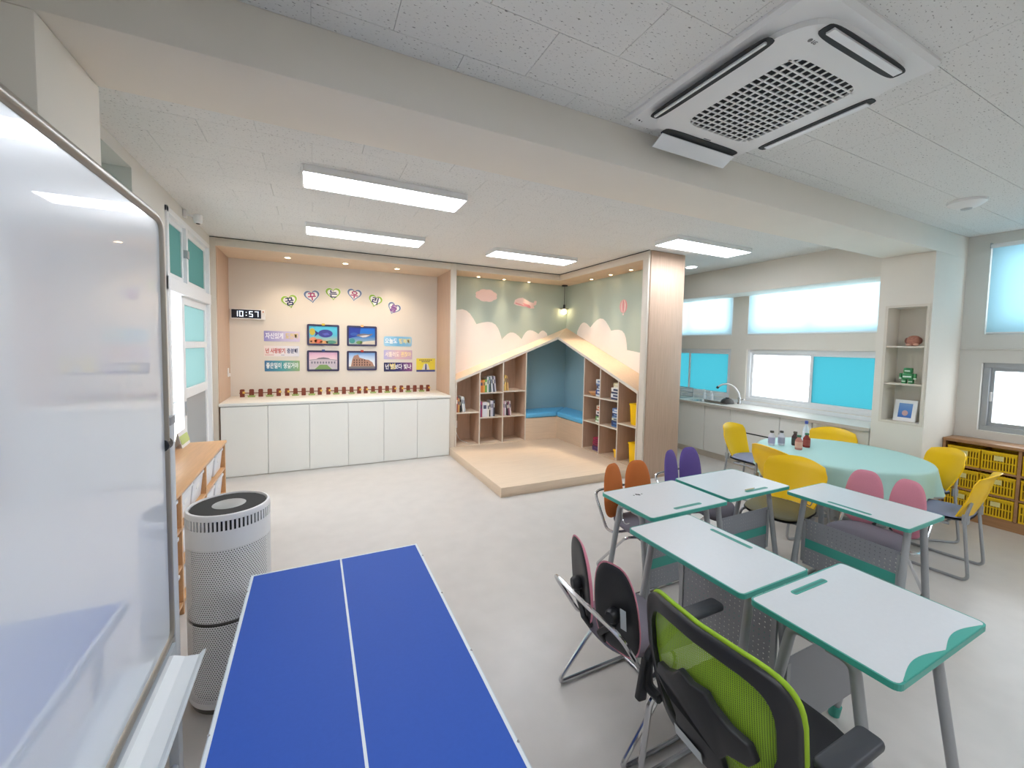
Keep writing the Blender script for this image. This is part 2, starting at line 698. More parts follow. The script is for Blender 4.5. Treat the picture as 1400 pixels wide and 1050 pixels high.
def window(name, x, y0, y1, z0, z1, panes, fm=None, fw=.045, depth=.07, handle=True):
    """panes: list of (ya, yb, material); frame bars run round each"""
    fm = fm or M_PVC
    w = sempty(name, (x, (y0+y1)/2, z0))
    yc = (y0+y1)/2
    h = z1-z0
    fr = MB()
    fr.box(0, depth, y0-yc, y1-yc, 0, fw)
    fr.box(0, depth, y0-yc, y1-yc, h-fw, h)
    fr.box(0, depth, y0-yc, y0-yc+fw, fw, h-fw)
    fr.box(0, depth, y1-yc-fw, y1-yc, fw, h-fw)
    fr.build('frame', fm, w, bevel=.003, seg=1)
    for k, (a, b, m) in enumerate(panes):
        xx = .012 if k % 2 == 0 else .034
        s = MB()
        sw = .038
        a2, b2 = a-yc, b-yc
        s.box(xx, xx+.02, a2, b2, fw, fw+sw)
        s.box(xx, xx+.02, a2, b2, h-fw-sw, h-fw)
        s.box(xx, xx+.02, a2, a2+sw, fw+sw, h-fw-sw)
        s.box(xx, xx+.02, b2-sw, b2, fw+sw, h-fw-sw)
        so = s.build('sash', fm, w, bevel=.002, seg=1)
        B(xx+.007, xx+.013, a2+sw-.004, b2-sw+.004, fw+sw-.004, h-fw-sw+.004).build('pane', m, so)
        if handle:
            B(xx-.012, xx, b2-sw+.008, b2-.010, h*.5-.05, h*.5+.05).build('handle', M_WHITEP, so, bevel=.003)
    return w


window('window_1', XW+.03, 2.45, 4.22, .93, 1.74, [(2.49, 3.31, M_FILM), (3.27, 4.18, M_GLASS)])
window('window_2', XW+.03, 4.49, 6.2, .93, 1.74, [(4.53, 5.36, M_FILM), (5.33, 6.16, M_FILM)])
window('window_3', XW+.05, 2.45, 4.22, 1.97, 2.72, [(2.49, 3.35, M_GLASS), (3.31, 4.18, M_GLASS)], handle=False)
window('window_4', XW+.05, 4.49, 6.2, 1.97, 2.72, [(4.53, 5.36, M_GLASS), (5.33, 6.16, M_GLASS)], handle=False)
window('window_5', XN+.05, .1, 1.72, .92, 1.64, [(.14, .93, M_GLASS), (.90, 1.68, M_GLASS)], M_ALU, .05)
window('window_6', XN+.08, .1, 1.72, 1.94, 2.88, [(.14, .93, M_GLASS), (.90, 1.68, M_GLASS)], M_ALU, .05, handle=False)
window('window_7', XL-.27, 2.75, 3.75, 2.25, 2.9, [(2.79, 3.27, M_FILMG), (3.24, 3.71, M_FILMG)], M_ALU, handle=False)


def blind(x, y0, y1, z0, z1, label, m):
    t = thing('roller_blind', label, 'blind', (x, (y0+y1)/2, z1), group=None)
    w = (y1-y0)/2
    MB().sheet(lambda u, v: (.012*sin(v*3)*0, -w+2*w*u, -(z1-z0)*v), 8, 6, .0015).build('cloth', m, t)
    B(-.010, .006, -w, w, -(z1-z0)-.012, -(z1-z0)+.006).build('bottom_bar', M_WHITEP, t, bevel=.004)
    MB().tube([(0, -w-.01, .022), (0, w+.01, .022)], .022, 12).build('roller', M_WHITEP, t, smooth=True)
    for s in (-1, 1):
        B(-.02, .03, s*(w+.012)-.004, s*(w+.012)+.004, 0, .055).build('bracket', M_ALU, t)
    return t


blind(XW-.01, 2.47, 4.21, 1.985, 2.63, 'pulled down white roller blind above the counter beside the niche pillar', M_BLIND)
blind(XW-.01, 4.50, 6.19, 1.985, 2.63, 'white roller blind above the sink, by the wooden end panel', M_BLIND)
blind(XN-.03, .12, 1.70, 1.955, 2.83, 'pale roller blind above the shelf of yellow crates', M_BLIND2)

# daylight guides at the openings (portals do not add light of their own)
for (x, y0, y1, z0, z1, s) in ((XW+.14, 2.45, 4.22, .93, 1.74, -1), (XW+.14, 4.49, 6.2, .93, 1.74, -1), (XW+.14, 2.45, 4.22, 1.97, 2.72, -1),
                               (XW+.14, 4.49, 6.2, 1.97, 2.72, -1), (XN+.18, .1, 1.72, .92, 1.64, -1), (XN+.18, .1, 1.72, 1.94, 2.88, -1),
                               (XL-.25, DY0, DY1, .1, DZ, 1)):
    L = bpy.data.lights.new('window_portal', 'AREA')
    L.shape = 'RECTANGLE'
    L.size = z1-z0
    L.size_y = y1-y0
    L.cycles.is_portal = True
    o = bpy.data.objects.new('window_portal', L)
    COL.objects.link(o)
    o.location = (x, (y0+y1)/2, (z0+z1)/2)
    o.rotation_euler = (0, pi/2 if s < 0 else -pi/2, 0)

# ---- corridor sliding door with transom lights (left wall)
d = sempty('door_1', (XL, DY0, 0))
fr = MB()
w = DY1-DY0
fr.box(-.12, .015, 0, .05, 0, DZ)
fr.box(-.12, .015, w-.05, w, 0, DZ)
fr.box(-.12, .015, 0, w, DZ-.05, DZ)
fr.box(-.12, .02, 0, w, 2.15, 2.27)
fr.box(-.10, .01, .60, .66, 2.27, DZ-.05)
fr.build('frame', M_PVC, d, bevel=.003, seg=1)
for a, b in ((.05, .62), (.64, w-.05)):
    s = MB()
    s.box(-.05, -.02, a, b, 2.27, 2.32)
    s.box(-.05, -.02, a, b, DZ-.10, DZ-.05)
    s.box(-.05, -.02, a, a+.045, 2.32, DZ-.10)
    s.box(-.05, -.02, b-.045, b, 2.32, DZ-.10)
    so = s.build('transom_sash', M_PVC, d, bevel=.002, seg=1)
    B(-.038, -.032, a+.04, b-.04, 2.315, DZ-.095).build('pane', M_FILMG, so)
B(-.015, .02, .595, .665, 2.52, 2.60).build('transom_latch', M_ALU, d, bevel=.006)
# sliding leaf, pushed open
lf = MB()
a, b = .52, w-.05
for y0, y1, z0, z1 in ((a, a+.09, .02, 2.15), (b-.07, b, .02, 2.15), (a+.09, b-.07, 2.07, 2.15), (a+.09, b-.07, 1.64, 1.71), (a+.09, b-.07, 1.14, 1.24), (a+.09, b-.07, .02, .10)):
    lf.box(-.06, -.02, y0, y1, z0, z1)
leaf = lf.build('leaf', M_PVC, d, bevel=.003, seg=1)
B(-.043, -.037, a+.085, b-.065, 1.705, 2.075).build('pane', M_FILML, leaf)
B(-.043, -.037, a+.085, b-.065, 1.235, 1.645).build('pane', M_FILML, leaf)
B(-.045, -.035, a+.085, b-.065, .095, 1.145).build('lower_panel', M_ALU, leaf)
B(-.02, -.008, a+.025, a+.065, .98, 1.12).build('handle', M_ALU, leaf, bevel=.006)
# second leaf behind it, edge only
B(-.10, -.07, .05, .12, .02, 2.15).build('back_leaf_stile', M_ALU, d, bevel=.003, seg=1)
for z in (1.0, 1.12):
    MB().tube([(-.09, .12, z), (-.09, .56, z)], .012, 8).build('guard_rail', M_ALU, d, smooth=True)


# ================================================================== built-in display alcove
al = thing('display_alcove', 'built-in cream display alcove above the row of white cabinets', 'alcove', (0, FY, 0))
X0, X1 = -1.15, 1.99
B(X0, X0+.085, 0, .03, 0, CEIL-.004).build('front_stile', M_TRIM, al, bevel=.002)
B(1.90, X1, 0, .03, 0, CEIL-.004).build('front_stile', M_TRIM, al, bevel=.002)
B(X0+.085, 1.90, 0, .03, SOF, CEIL-.004).build('front_header', M_TRIM, al, bevel=.002)
B(X0, -1.06, .03, YW-FY, 0, CEIL-.004).build('side_panel', M_WOODV, al)
B(1.91, X1, .03, YW-FY, 0, CEIL-.004).build('side_panel', M_WOODV, al)
B(-1.06, 1.91, .03, YW-FY, SOF, SOF+.03).build('soffit_panel', M_WOODX, al)
B(-1.06, 1.91, YW-FY-.012, YW-FY, .94, SOF).build('back_panel', M_ALC, al)
B(X0-.006, X1, -.004, .0, CEIL-.012, CEIL-.004).build('shadow_gap', M_DARK, al)

# six base cabinets and the continuous top
edges = [-1.045] + [at(280+x/3.889, 600, 1, FY-.02)[0] for x in (337, 558, 763, 952, 1130)] + [1.895]
CAB_LAB = ['white flat-fronted base cabinet under the digital clock', 'white flat-fronted base cabinet second from the clock end',
           'white flat-fronted base cabinet third from the clock end', 'white flat-fronted base cabinet third from the reading nook end',
           'white flat-fronted base cabinet second from the reading nook end', 'white flat-fronted base cabinet next to the reading nook']
for i in range(6):
    a, b = edges[i], edges[i+1]
    t = thing('base_cabinet', CAB_LAB[i], 'cabinet', ((a+b)/2, FY, 0), group='white cabinets along the display alcove')
    h = (b-a)/2
    B(-h+.001, h-.001, 0, .60, 0, .905).build('body', M_WHITE, t)
    B(-h+.0022, h-.0022, -.02, 0, .014, .895).build('door', M_WHITE, t, bevel=.0012, seg=1)
    B(-h+.004, h-.004, -.022, -.018, .8951, .902).build('finger_pull', M_ALU, t)
top = B(-1.058, 1.908, FY-.028, YW-.013, .906, .942).build('cabinet_top', M_WHITE, bevel=.003)
tag(top, 'long cream white worktop carrying the row of miniature brown fences', 'worktop')

# ================================================================== reading nook
nk = thing('reading_nook', 'wood-framed corner alcove with green cloud mural walls', 'alcove', (0, 0, 0))
PZ = .117                                            # platform height
B(X1, FX, FY, FY+.03, SOF, CEIL-.004).build('front_header', M_TRIM, nk, bevel=.002)
B(FX, FX+.03, 4.0, FY+.03, SOF, CEIL-.004).build('front_header', M_TRIM, nk, bevel=.002)
B(FX, FX+.03, 4.0, 4.1, 0, SOF).build('front_stile', M_TRIM, nk, bevel=.002)
B(X1, XNK, FY+.03, YN, SOF, SOF+.03).build('soffit_panel', M_WOODX, nk)
B(FX+.03, XNK, 4.03, FY+.03, SOF, SOF+.029).build('soffit_panel', M_WOODY, nk)
B(FX+.031, 4.49, 3.985, 4.03, 0, CEIL-.006).build('end_panel', M_WOODV, nk, bevel=.002)
B(XNK+.012, 4.49, 4.03, YN+.2, 0, CEIL-.006).build('side_panel', M_WOODV, nk)
B(X1, XNK+.012, YN, YN+.03, 0, SOF).build('mural_wall', M_GREEN, nk)
B(XNK, XNK+.012, 4.03, YN, 0, SOF).build('mural_wall', M_GREEN, nk)
B(X1, FX, FY-.004, FY, CEIL-.012, CEIL-.004).build('shadow_gap', M_DARK, nk)
B(FX-.004, FX, 3.985, FY, CEIL-.012, CEIL-.004).build('shadow_gap', M_DARK, nk)

M_CLOUD = mat('mural_cloud', (250, 240, 231), .8)
M_PINKP = mat('mural_pink', (233, 160, 160), .8)
M_PINKL = mat('mural_light_pink', (246, 216, 208), .8)


def bumps(pts, close_pts, n=7):
    """outline of rounded puffs through the given points"""
    out = []
    for (x0, z0), (x1, z1) in zip(pts[:-1], pts[1:]):
        mx, mz = (x0+x1)/2, (z0+z1)/2
        dx, dz = x1-x0, z1-z0
        L = hypot(dx, dz)
        nx, nz = -dz/L, dx/L
        if nz < 0:
            nx, nz = -nx, -nz
        for k in range(n):
            t = k/n
            out.append((x0+dx*t+nx*L*.32*sin(pi*t), z0+dz*t+nz*L*.32*sin(pi*t)))
    out.append(pts[-1])
    return out + close_pts


CL = [c2(*q) for q in ((96, 393), (200, 440), (335, 522), (440, 520), (530, 492), (575, 490))]
CLp = [(at(*q, 1, YN-.003)[0], at(*q, 1, YN-.003)[2]) for q in CL]
CLp[0] = (X1, CLp[0][1])
cl_poly = bumps(CLp, [(CLp[-1][0]+.1, 1.5), (X1, 1.0)])
MB().prism(cl_poly, YN-.003, YN-.0005, 'y').build('mural_cloud', M_CLOUD, nk)
CRp = [(at(*c2(*q), 0, XNK-.003)[1], at(*c2(*q), 0, XNK-.003)[2]) for q in ((735, 480), (805, 458), (915, 475), (1000, 578), (1035, 585))]
CRp.append((4.6, CRp[-1][1]-.02))
CRp.append((4.035, CRp[-1][1]-.05))
cr_poly = bumps(CRp[:4], []) + CRp[4:] + [(4.035, 1.0), (CRp[0][0], 1.5)]
MB().prism(cr_poly, XNK-.003, XNK-.0005, 'x').build('mural_cloud', M_CLOUD, nk)
p = at(*c2(253, 288), 1, YN-.003)
cloud = []
for k in range(48):
    a = 2*pi*k/48
    r = 1+.10*abs(sin(a*4))
    cloud.append((p.x+.19*r*cos(a), p.z+.10*r*sin(a)))
MB().prism(cloud, YN-.003, YN-.0005, 'y').build('mural_cloud', M_PINKL, nk)
# mural aeroplane
p = at(*c2(460, 330), 1, YN-.003)
pln = [(-.23, -.02), (-.21, .05), (-.14, .085), (-.05, .10), (.0, .07), (.10, .03), (.17, .02), (.19, .06), (.235, .055), (.225, -.01), (.17, -.035), (.19, -.075), (.12, -.085), (.04, -.06), (-.08, -.055), (-.18, -.045)]
MB().prism([(p.x+a, p.z+b) for a, b in pln], YN-.003, YN-.0005, 'y').build('mural_aeroplane', M_PINKL, nk)
MB().prism([(p.x+a, p.z+b) for a, b in ((-.20, .005), (-.05, -.03), (.1, -.045), (.1, -.06), (-.05, -.05), (-.2, -.015))], YN-.004, YN-.003, 'y').build('mural_aeroplane_stripe', M_PINKP, nk)
MB().prism([(p.x+a, p.z+b) for a, b in ((-.06, .005), (.08, -.02), (.12, -.07), (.07, -.08), (-.02, -.03))], YN-.004, YN-.003, 'y').build('mural_aeroplane_wing', M_PINKP, nk)
# mural hot-air balloon
p = at(*c2(981, 345), 0, XNK-.003)
MB().prism([(p.y+a, p.z+b) for a, b in superell(.17, .21, 2, 24)] , XNK-.003, XNK-.0005, 'x').build('mural_balloon', M_PINKP, nk)
MB().prism([(p.y+a, p.z+b) for a, b in superell(.11, .205, 2, 24)], XNK-.004, XNK-.003, 'x').build('mural_balloon_stripe', M_PINKL, nk)
MB().prism([(p.y+a, p.z+b) for a, b in superell(.045, .20, 2, 24)], XNK-.005, XNK-.004, 'x').build('mural_balloon_stripe', M_PINKP, nk)
MB().prism([(p.y+a, p.z+b-.125) for a, b in superell(.03, .03, 4, 12)], XNK-.004, XNK-.0005, 'x').build('mural_balloon_basket', M_PINKL, nk)

# platform
pf = thing('reading_platform', 'low square wooden platform in front of the house-shaped shelves', 'platform', (0, 0, 0))
B(1.8985, FX, 4.125, FY-.001, .022, PZ).build('deck', M_WOODX, pf, bevel=.004)
B(X1, XNK, FY+.001, YN-.001, 0, PZ).build('deck_under_shelves', M_WOODX, pf)
B(FX+.001, XNK, 4.101, FY, 0, PZ).build('deck_under_shelves', M_WOODX, pf)
B(1.903, FX, 4.135, FY-.002, 0, .0215).build('plinth', M_WOODX, pf)

# roof
zL = at(*c2(92, 738), 1, FY).z
zP = at(*c2(640, 508), 1, FY).z
zR = at(*c2(1025, 772), 0, FX)
sl = (zP-zL)/(FX-X1)
sr = (zP-zR.z)/(FY-zR.y)
TH = .042
fL = lambda x: zL+(x-X1)*sl
fR = lambda y: zP+(y-FY)*sr
zQ = (fL(XNK)+fR(YN))/2
rf = thing('house_roof', 'pitched wooden house roof over the corner bookshelves', 'roof')


def slab(vs, m, name):
    v = [(x, y, z) for x, y, z in vs] + [(x, y, z-TH) for x, y, z in vs]
    MB().add(v, [(0, 1, 2, 3), (7, 6, 5, 4), (0, 4, 5, 1), (1, 5, 6, 2), (2, 6, 7, 3), (3, 7, 4, 0)]).build(name, m, rf)


slab([(X1, FY-.005, fL(X1)), (FX-.005, FY-.005, zP), (XNK-.004, YN-.004, zQ), (X1, YN-.004, fL(X1))], M_WOODX, 'roof_panel')
slab([(FX-.005, FY-.005, zP), (FX-.005, 4.101, fR(4.101)), (XNK-.004, 4.101, fR(4.101)), (XNK-.004, YN-.004, zQ)], M_WOODY, 'roof_panel')
for (a, b) in (((X1, FY-.009, fL(X1)), (FX-.009, FY-.009, zP)), ((FX-.009, FY-.009, zP), (FX-.009, 4.101, fR(4.101)))):
    ax = 0 if a[0] != b[0] else 1
    if ax == 0:
        v = [(a[0], FY-.010, a[2]), (b[0], FY-.010, b[2]), (b[0], FY-.010, b[2]-TH), (a[0], FY-.010, a[2]-TH)]
        v += [(x, FY-.0052, z) for x, y, z in v]
    else:
        v = [(FX-.010, a[1], a[2]), (FX-.010, b[1], b[2]), (FX-.010, b[1], b[2]-TH), (FX-.010, a[1], a[2]-TH)]
        v += [(FX-.0052, y, z) for x, y, z in v]
    MB().add(v, [(0, 1, 2, 3), (7, 6, 5, 4), (0, 4, 5, 1), (1, 5, 6, 2), (2, 6, 7, 3), (3, 7, 4, 0)]).build('roof_edge', M_TRIM, rf)

# left bookshelf
us = [X1+.004] + [at(*c2(u, 1000), 1, FY)[0] for u in (215, 338, 458)]
bl = thing('bookshelf', 'cubby bookshelf with sloping top holding books, beside the white cabinets', 'bookshelf', (0, 0, 0))
T = .018
BK = .40                                              # inner depth
for i, x in enumerate(us):
    xa, xb = (x, x+T) if i == 0 else (x-T/2, x+T/2)
    MB().prism([(xa, PZ+.001), (xb, PZ+.001), (xb, fL(xb)-TH-.001), (xa, fL(xa)-TH-.001)], FY, FY+BK, 'y').build('upright', M_WOODV, bl)
    MB().prism([(xa, PZ+.001), (xb, PZ+.001), (xb, fL(xb)-TH-.001), (xa, fL(xa)-TH-.001)], FY-.004, FY-.0003, 'y').build('edge_strip', M_TRIM, bl)
MB().prism([(us[0], PZ+.001), (us[3], PZ+.001), (us[3], fL(us[3])-TH-.001), (us[0], fL(us[0])-TH-.001)], FY+BK, FY+BK+.008, 'y').build('back_board', M_WOODV, bl)
SHL = [[.66], [.965, .562], [.980, .562]]
for c, zs in enumerate(SHL):
    a, b = us[c]+T/2+.001, us[c+1]-T/2-.001
    if c == 0:
        a = us[0]+T+.001
    for z in zs:
        s = B(a, b, FY+.002, FY+BK-.001, z-T, z).build('shelf', M_WOODX, bl)
        B(a, b, FY-.003, FY+.0015, z-T, z).build('edge_strip', M_TRIM, s)
    B(a, b, FY, FY+BK-.001, PZ+.001, PZ+.014).build('base_board', M_WOODX, bl)

# right bookshelf
vs = [at(*(600+u/3.889, 500+v/3.889), 0, FX)[1] for u, v in ((765, 350), (850, 380), (945, 420))] + [4.106]
br = thing('bookshelf', 'cubby bookshelf with sloping top holding game boxes and yellow bins, by the end panel', 'bookshelf', (0, 0, 0))
for i, y in enumerate(vs):
    ya, yb = (y, y+T) if i == 3 else (y-T/2, y+T/2)
    pr = [(ya, PZ+.001), (yb, PZ+.001), (yb, fR(yb)-TH-.001), (ya, fR(ya)-TH-.001)]
    MB().prism(pr, FX, FX+BK, 'x').build('upright', M_WOODV, br)
    MB().prism(pr, FX-.004, FX-.0003, 'x').build('edge_strip', M_TRIM, br)
MB().prism([(vs[3], PZ+.001), (vs[0], PZ+.001), (vs[0], fR(vs[0])-TH-.001), (vs[3], fR(vs[3])-TH-.001)], FX+BK, FX+BK+.008, 'x').build('back_board', M_WOODV, br)
SHR = [[.975, .578], [.975, .578], [.672]]
for c, zs in enumerate(SHR):
    b, a = vs[c]-T/2-.001, vs[c+1]+T/2+.001
    if c == 2:
        a = vs[3]+T+.001
    for z in zs:
        s = B(FX+.002, FX+BK-.001, a, b, z-T, z).build('shelf', M_WOODY, br)
        B(FX-.003, FX+.0015, a, b, z-T, z).build('edge_strip', M_TRIM, s)
    B(FX, FX+BK-.001, a, b, PZ+.001, PZ+.014).build('base_board', M_WOODY, br)

# corner bench
bn = thing('corner_bench', 'wooden corner bench between the two bookshelves', 'bench', (0, 0, 0))
bx0, by0 = us[3]+T/2+.002, vs[0]+T/2+.002
BZ0 = .495
B(bx0, FX+.018, FY, FY+.018, PZ+.001, BZ0).build('front_board', M_WOODX, bn)
B(FX, FX+.018, by0, FY-.001, PZ+.001, BZ0).build('front_board', M_WOODY, bn)
B(bx0, XNK-.004, FY+.019, YN-.004, BZ0-.02, BZ0).build('seat_board', M_WOODX, bn)
B(FX+.019, XNK-.004, by0, FY+.018, BZ0-.02, BZ0).build('seat_board', M_WOODY, bn)
MB().prism([(bx0, BZ0+.001), (XNK-.004, BZ0+.001), (XNK-.004, fL(XNK)-TH-.004), (bx0, fL(bx0)-TH-.004)], YN-.014, YN-.005, 'y').build('back_panel', M_BLUEW, bn)
MB().prism([(by0, BZ0+.001), (YN-.015, BZ0+.001), (YN-.015, fR(YN)-TH-.01), (by0, fR(by0)-TH-.004)], XNK-.012, XNK-.004, 'x').build('back_panel', M_BLUEW, bn)


def cushion_poly(poly, z0, h, name, m):
    o = MB().prism(poly, z0, z0+h, 'z').build(name, m, bevel=.028, seg=4)
    return o


tag(cushion_poly([(bx0, FY-.012), (FX-.012, FY-.012), (XNK-.02, YN-.025), (bx0, YN-.025)], BZ0+.001, .088, 'bench_cushion', M_SKYC), 'sky blue bench cushion on the side of the book-filled shelf', 'cushion', 'blue bench cushions')
tag(cushion_poly([(FX-.008, FY-.02), (FX-.012, by0), (XNK-.014, by0), (XNK-.014, YN-.032)], BZ0+.001, .088, 'bench_cushion', M_SKYC), 'sky blue bench cushion on the side of the shelf with game boxes', 'cushion', 'blue bench cushions')

# ================================================================== lamps
M_LED_ADDED = mat('led_diffuser_added_fill', (255, 255, 255), .5, emit=LED_POWER*.92, ecol=(240, 246, 255))


def led(x0, x1, y0, y1, label, m_=M_LED):
    t = thing('ceiling_light', label, 'ceiling light', ((x0+x1)/2, (y0+y1)/2, CEIL), group='white panel lights on the ceiling')
    w, h = (x1-x0)/2, (y1-y0)/2
    MB().ring(rrect(2*w, 2*h, .02, 3), rrect(2*w-.024, 2*h-.024, .012, 3), -.05, -.0005).build('frame', M_WHITEP, t)
    MB().prism(rrect(2*w-.022, 2*h-.022, .013, 3), -.046, -.030).build('diffuser', m_, t)


led(-.07, 1.18, 3.32, 3.68, 'white rectangular panel light just beyond the beam, over open floor')
led(-.07, 1.20, 4.86, 5.22, 'white rectangular panel light in front of the display alcove')
led(2.10, 3.37, 4.86, 5.22, 'white rectangular panel light over the wooden reading platform')
led(3.62, 4.90, 3.32, 3.68, 'white rectangular panel light beside the wooden end panel')
for x_, nm_ in ((-.07, 'whiteboard'), (2.10, 'student desks'), (4.0, 'crate shelf')):      # panel lights added unseen behind the viewer to brighten the front bay
    led(x_, x_+1.25, -.62, -.26, 'added unseen white panel light in the front bay, on the %s side' % nm_, M_LED_ADDED)


def downlight(loc, label, group, warm=True, power=None, r=.034, spot=True, cone=105, tilt=(0, 0)):
    t = thing('downlight', label, 'downlight', loc, group=group)
    MB().ring(superell(2*r+.022, 2*r+.022, 2, 24), superell(2*r, 2*r, 2, 24), -.006, -.0005).build('trim_ring', M_WHITEP, t)
    MB().prism(superell(2*r-.001, 2*r-.001, 2, 24), -.004, -.0008).build('lens', M_WARM if warm else M_LED, t)
    if spot:
        L = bpy.data.lights.new('downlight_beam', 'SPOT')
        L.energy = power or SPOT_POWER
        L.color = (1, .77, .53) if warm else (1, 1, 1)
        L.spot_size = RAD(cone)
        L.spot_blend = 1.0
        L.shadow_soft_size = .03
        o = bpy.data.objects.new('downlight_beam', L)
        COL.objects.link(o)
        o.parent = t
        o.location = (0, 0, -.02)
        o.rotation_euler = (tilt[0], tilt[1], 0)


for q, lb in zip(((440, 163), (748, 195), (1022, 223)), ('warm recessed downlight over the clock end of the display alcove', 'warm recessed downlight in the middle of the display alcove soffit', 'warm recessed downlight over the nook end of the display alcove')):
    p = at(*c1(*q), 2, SOF)
    downlight((p.x, p.y, SOF), lb, 'warm downlights in the display alcove', power=SPOT_POWER*1.9, cone=125)
NLAB = ['small warm downlight over the cloud mural, next to the display alcove', 'small warm downlight over the mural aeroplane', 'small warm downlight over the mural, nearest the pendant bulb on the book side',
        'small warm downlight nearest the pendant bulb on the game box side', 'small warm downlight over the mural between pendant and balloon', 'small warm downlight over the mural balloon by the end panel']
for i, q in enumerate(((211, 187), (347, 202), (479, 215), (812, 201), (914, 177), (1022, 151))):
    p = at(*c2(*q), 2, SOF)
    downlight((p.x, p.y, SOF), NLAB[i], 'small warm downlights in the reading nook', r=.024, power=SPOT_POWER*5.0, cone=46, tilt=((RAD(-7), 0) if i < 3 else (0, RAD(7))))
p = at(945, 365, 2, CEIL)
downlight((p.x, p.y, CEIL-.002), 'round white ceiling lamp over the kitchen counter', None, False, r=.075, spot=False)

# pendant
p = at(*c2(672, 235), 2, SOF)
pd = thing('pendant_lamp', 'bare globe bulb hanging on a black cord in the nook corner', 'pendant lamp', (p.x-.03, p.y-.03, SOF))
MB().lathe([(.05, -.022), (.055, -.015), (.055, -.0005)], 20).build('canopy', M_BLACK, pd, smooth=True)
MB().tube([(0, 0, -.02), (0, 0, -.38)], .004, 6).build('cord', M_BLACK, pd)
MB().lathe([(.014, -.36), (.02, -.38), (.022, -.42), (.03, -.43), (.085, -.437), (.085, -.443), (.02, -.445)], 24).build('socket_disc', M_BLACK, pd, smooth=True)
bulb = []
for k in range(13):
    a = pi*k/12
    bulb.append((max(.002, .048*sin(a)), -.495+.048*cos(a)))
MB().lathe(bulb[::-1], 20).build('bulb', mat('bulb_glow', (255, 240, 214), .5, emit=7., ecol=(255, 226, 180)), pd, smooth=True)

# smoke detector
p = at(1322, 275, 2, CEIL)
sd = thing('smoke_detector', 'round white smoke detector on the ceiling of the front bay', 'detector', (p.x, p.y, CEIL))
MB().lathe([(.03, -.062), (.06, -.056), (.095, -.036), (.115, -.02), (.118, -.0005)], 36).build('housing', M_WHITEP, sd, smooth=True)
MB().lathe([(.028, -.068), (.034, -.064), (.034, -.055)], 20).build('sensor', M_ALU, sd, smooth=True)

# ================================================================== ceiling cassette air conditioner
ac = thing('air_conditioner', 'white ceiling cassette air conditioner with square grille', 'air conditioner', (1.995, 1.33, CEIL))
AX, AY = .455, .485
M_ACW = mat('conditioner_white', (232, 232, 232), .45)
M_ACD = mat('conditioner_dark', (34, 36, 40), .6)
GX0, GX1, GY0, GY1 = -.205, .29, -.265, .305
o_ = rrect(2*AX, 2*AY, .02, 3)
MB().add([(a, b, -.0006) for a, b in o_] + [(a, b, -.012) for a, b in o_] + [(a*.97, b*.97, -.030) for a, b in o_],
         [tuple(range(16))] + [(i, (i+1) % 16, 16+(i+1) % 16, 16+i) for i in range(16)] + [(16+i, 16+(i+1) % 16, 32+(i+1) % 16, 32+i) for i in range(16)] + [tuple(range(47, 31, -1))]).build('panel', M_ACW, ac)
body = []
for a, b in superell(2*AX-.10, 2*AY-.10, 4.5, 48):
    body.append((a+.02, b))
inner = [(max(GX0, min(GX1, a*1.2)), max(GY0, min(GY1, b*1.2))) for a, b in superell(GX1-GX0+.4, GY1-GY0+.4, 4.5, 48)]
inner = []
for k in range(48):
    a, b = body[k]
    cx_, cy_ = (GX0+GX1)/2, (GY0+GY1)/2
    dx, dy = a-cx_, b-cy_
    hw, hh = (GX1-GX0)/2, (GY1-GY0)/2
    n_ = ((abs(dx)/hw)**8+(abs(dy)/hh)**8)**(1/8)
    inner.append((cx_+dx/n_, cy_+dy/n_))
MB().ring(body, inner, -.052, -.030).build('grille_frame', M_ACW, ac)
B(GX0-.005, GX1+.005, GY0-.005, GY1+.005, -.0400, -.0325).build('filter', M_ACD, ac)
gb = MB()
NX, NY = 11, 17
for i in range(1, NX):
    x = GX0+(GX1-GX0)*i/NX
    gb.box(x-.0045, x+.0045, GY0, GY1, -.0515, -.0480)
for j in range(1, NY):
    y = GY0+(GY1-GY0)*j/NY
    gb.box(GX0, GX1, y-.0040, y+.0040, -.0520, -.0475)
gb.build('grille', M_ACW, ac)
M_LOUV = mat('louver_white', (238, 239, 242), .35)


def vent(cx_, cy_, L, along, tilt, label_open=False):
    w = .036
    if along == 'y':
        poly = [(cx_+a, cy_+b) for a, b in superell(2*w, L, 5, 28)]
    else:
        poly = [(cx_+a, cy_+b) for a, b in superell(L, 2*w, 5, 28)]
    v = MB().prism(poly, -.0555, -.0522).build('air_slot', M_ACD, ac)
    rot = Matrix.Rotation(tilt, 3, 'Y' if along == 'y' else 'X')
    size = (.05, L*.93, .006) if along == 'y' else (L*.93, .05, .006)
    return v, rot, size


v, rot, size = vent(-.385, .035, .62, 'y', 0, )
MB().obox((-.392, .035, -.060), (.012, .58, .008), Matrix.Identity(3)).build('louver', M_LOUV, v)
v, rot, size = vent(.02, -.395, .58, 'x', 0)
MB().obox((.02, -.402, -.060), (.52, .030, .008), Matrix.Identity(3)).build('louver', M_LOUV, v)
v, rot, size = vent(.428, .02, .56, 'y', 0)
MB().obox((.440, .02, -.058), (.034, .50, .006), Matrix.Identity(3)).build('louver', M_LOUV, v)
v, rot, size = vent(.06, .415, .60, 'x', 0)
MB().obox((.06, .458, -.085), (.60, .088, .008), Matrix.Rotation(RAD(-28), 3, 'X')).build('louver', M_LOUV, v, bevel=.003)
M_GREYL = mat('grey_print', (120, 122, 125), .6)
MB().prism(superell(.018, .018, 2, 16, -.245, -.335), -.0530, -.0521).build('logo_disc', M_GREYL, ac)
text('LG', .022, M_GREYL, ac, (-.218, -.335, -.0525), (pi, 0, 0), name='logo_lettering')
B(.03, .085, .366, .374, -.053, -.0521).build('model_print', M_GREYL, ac)
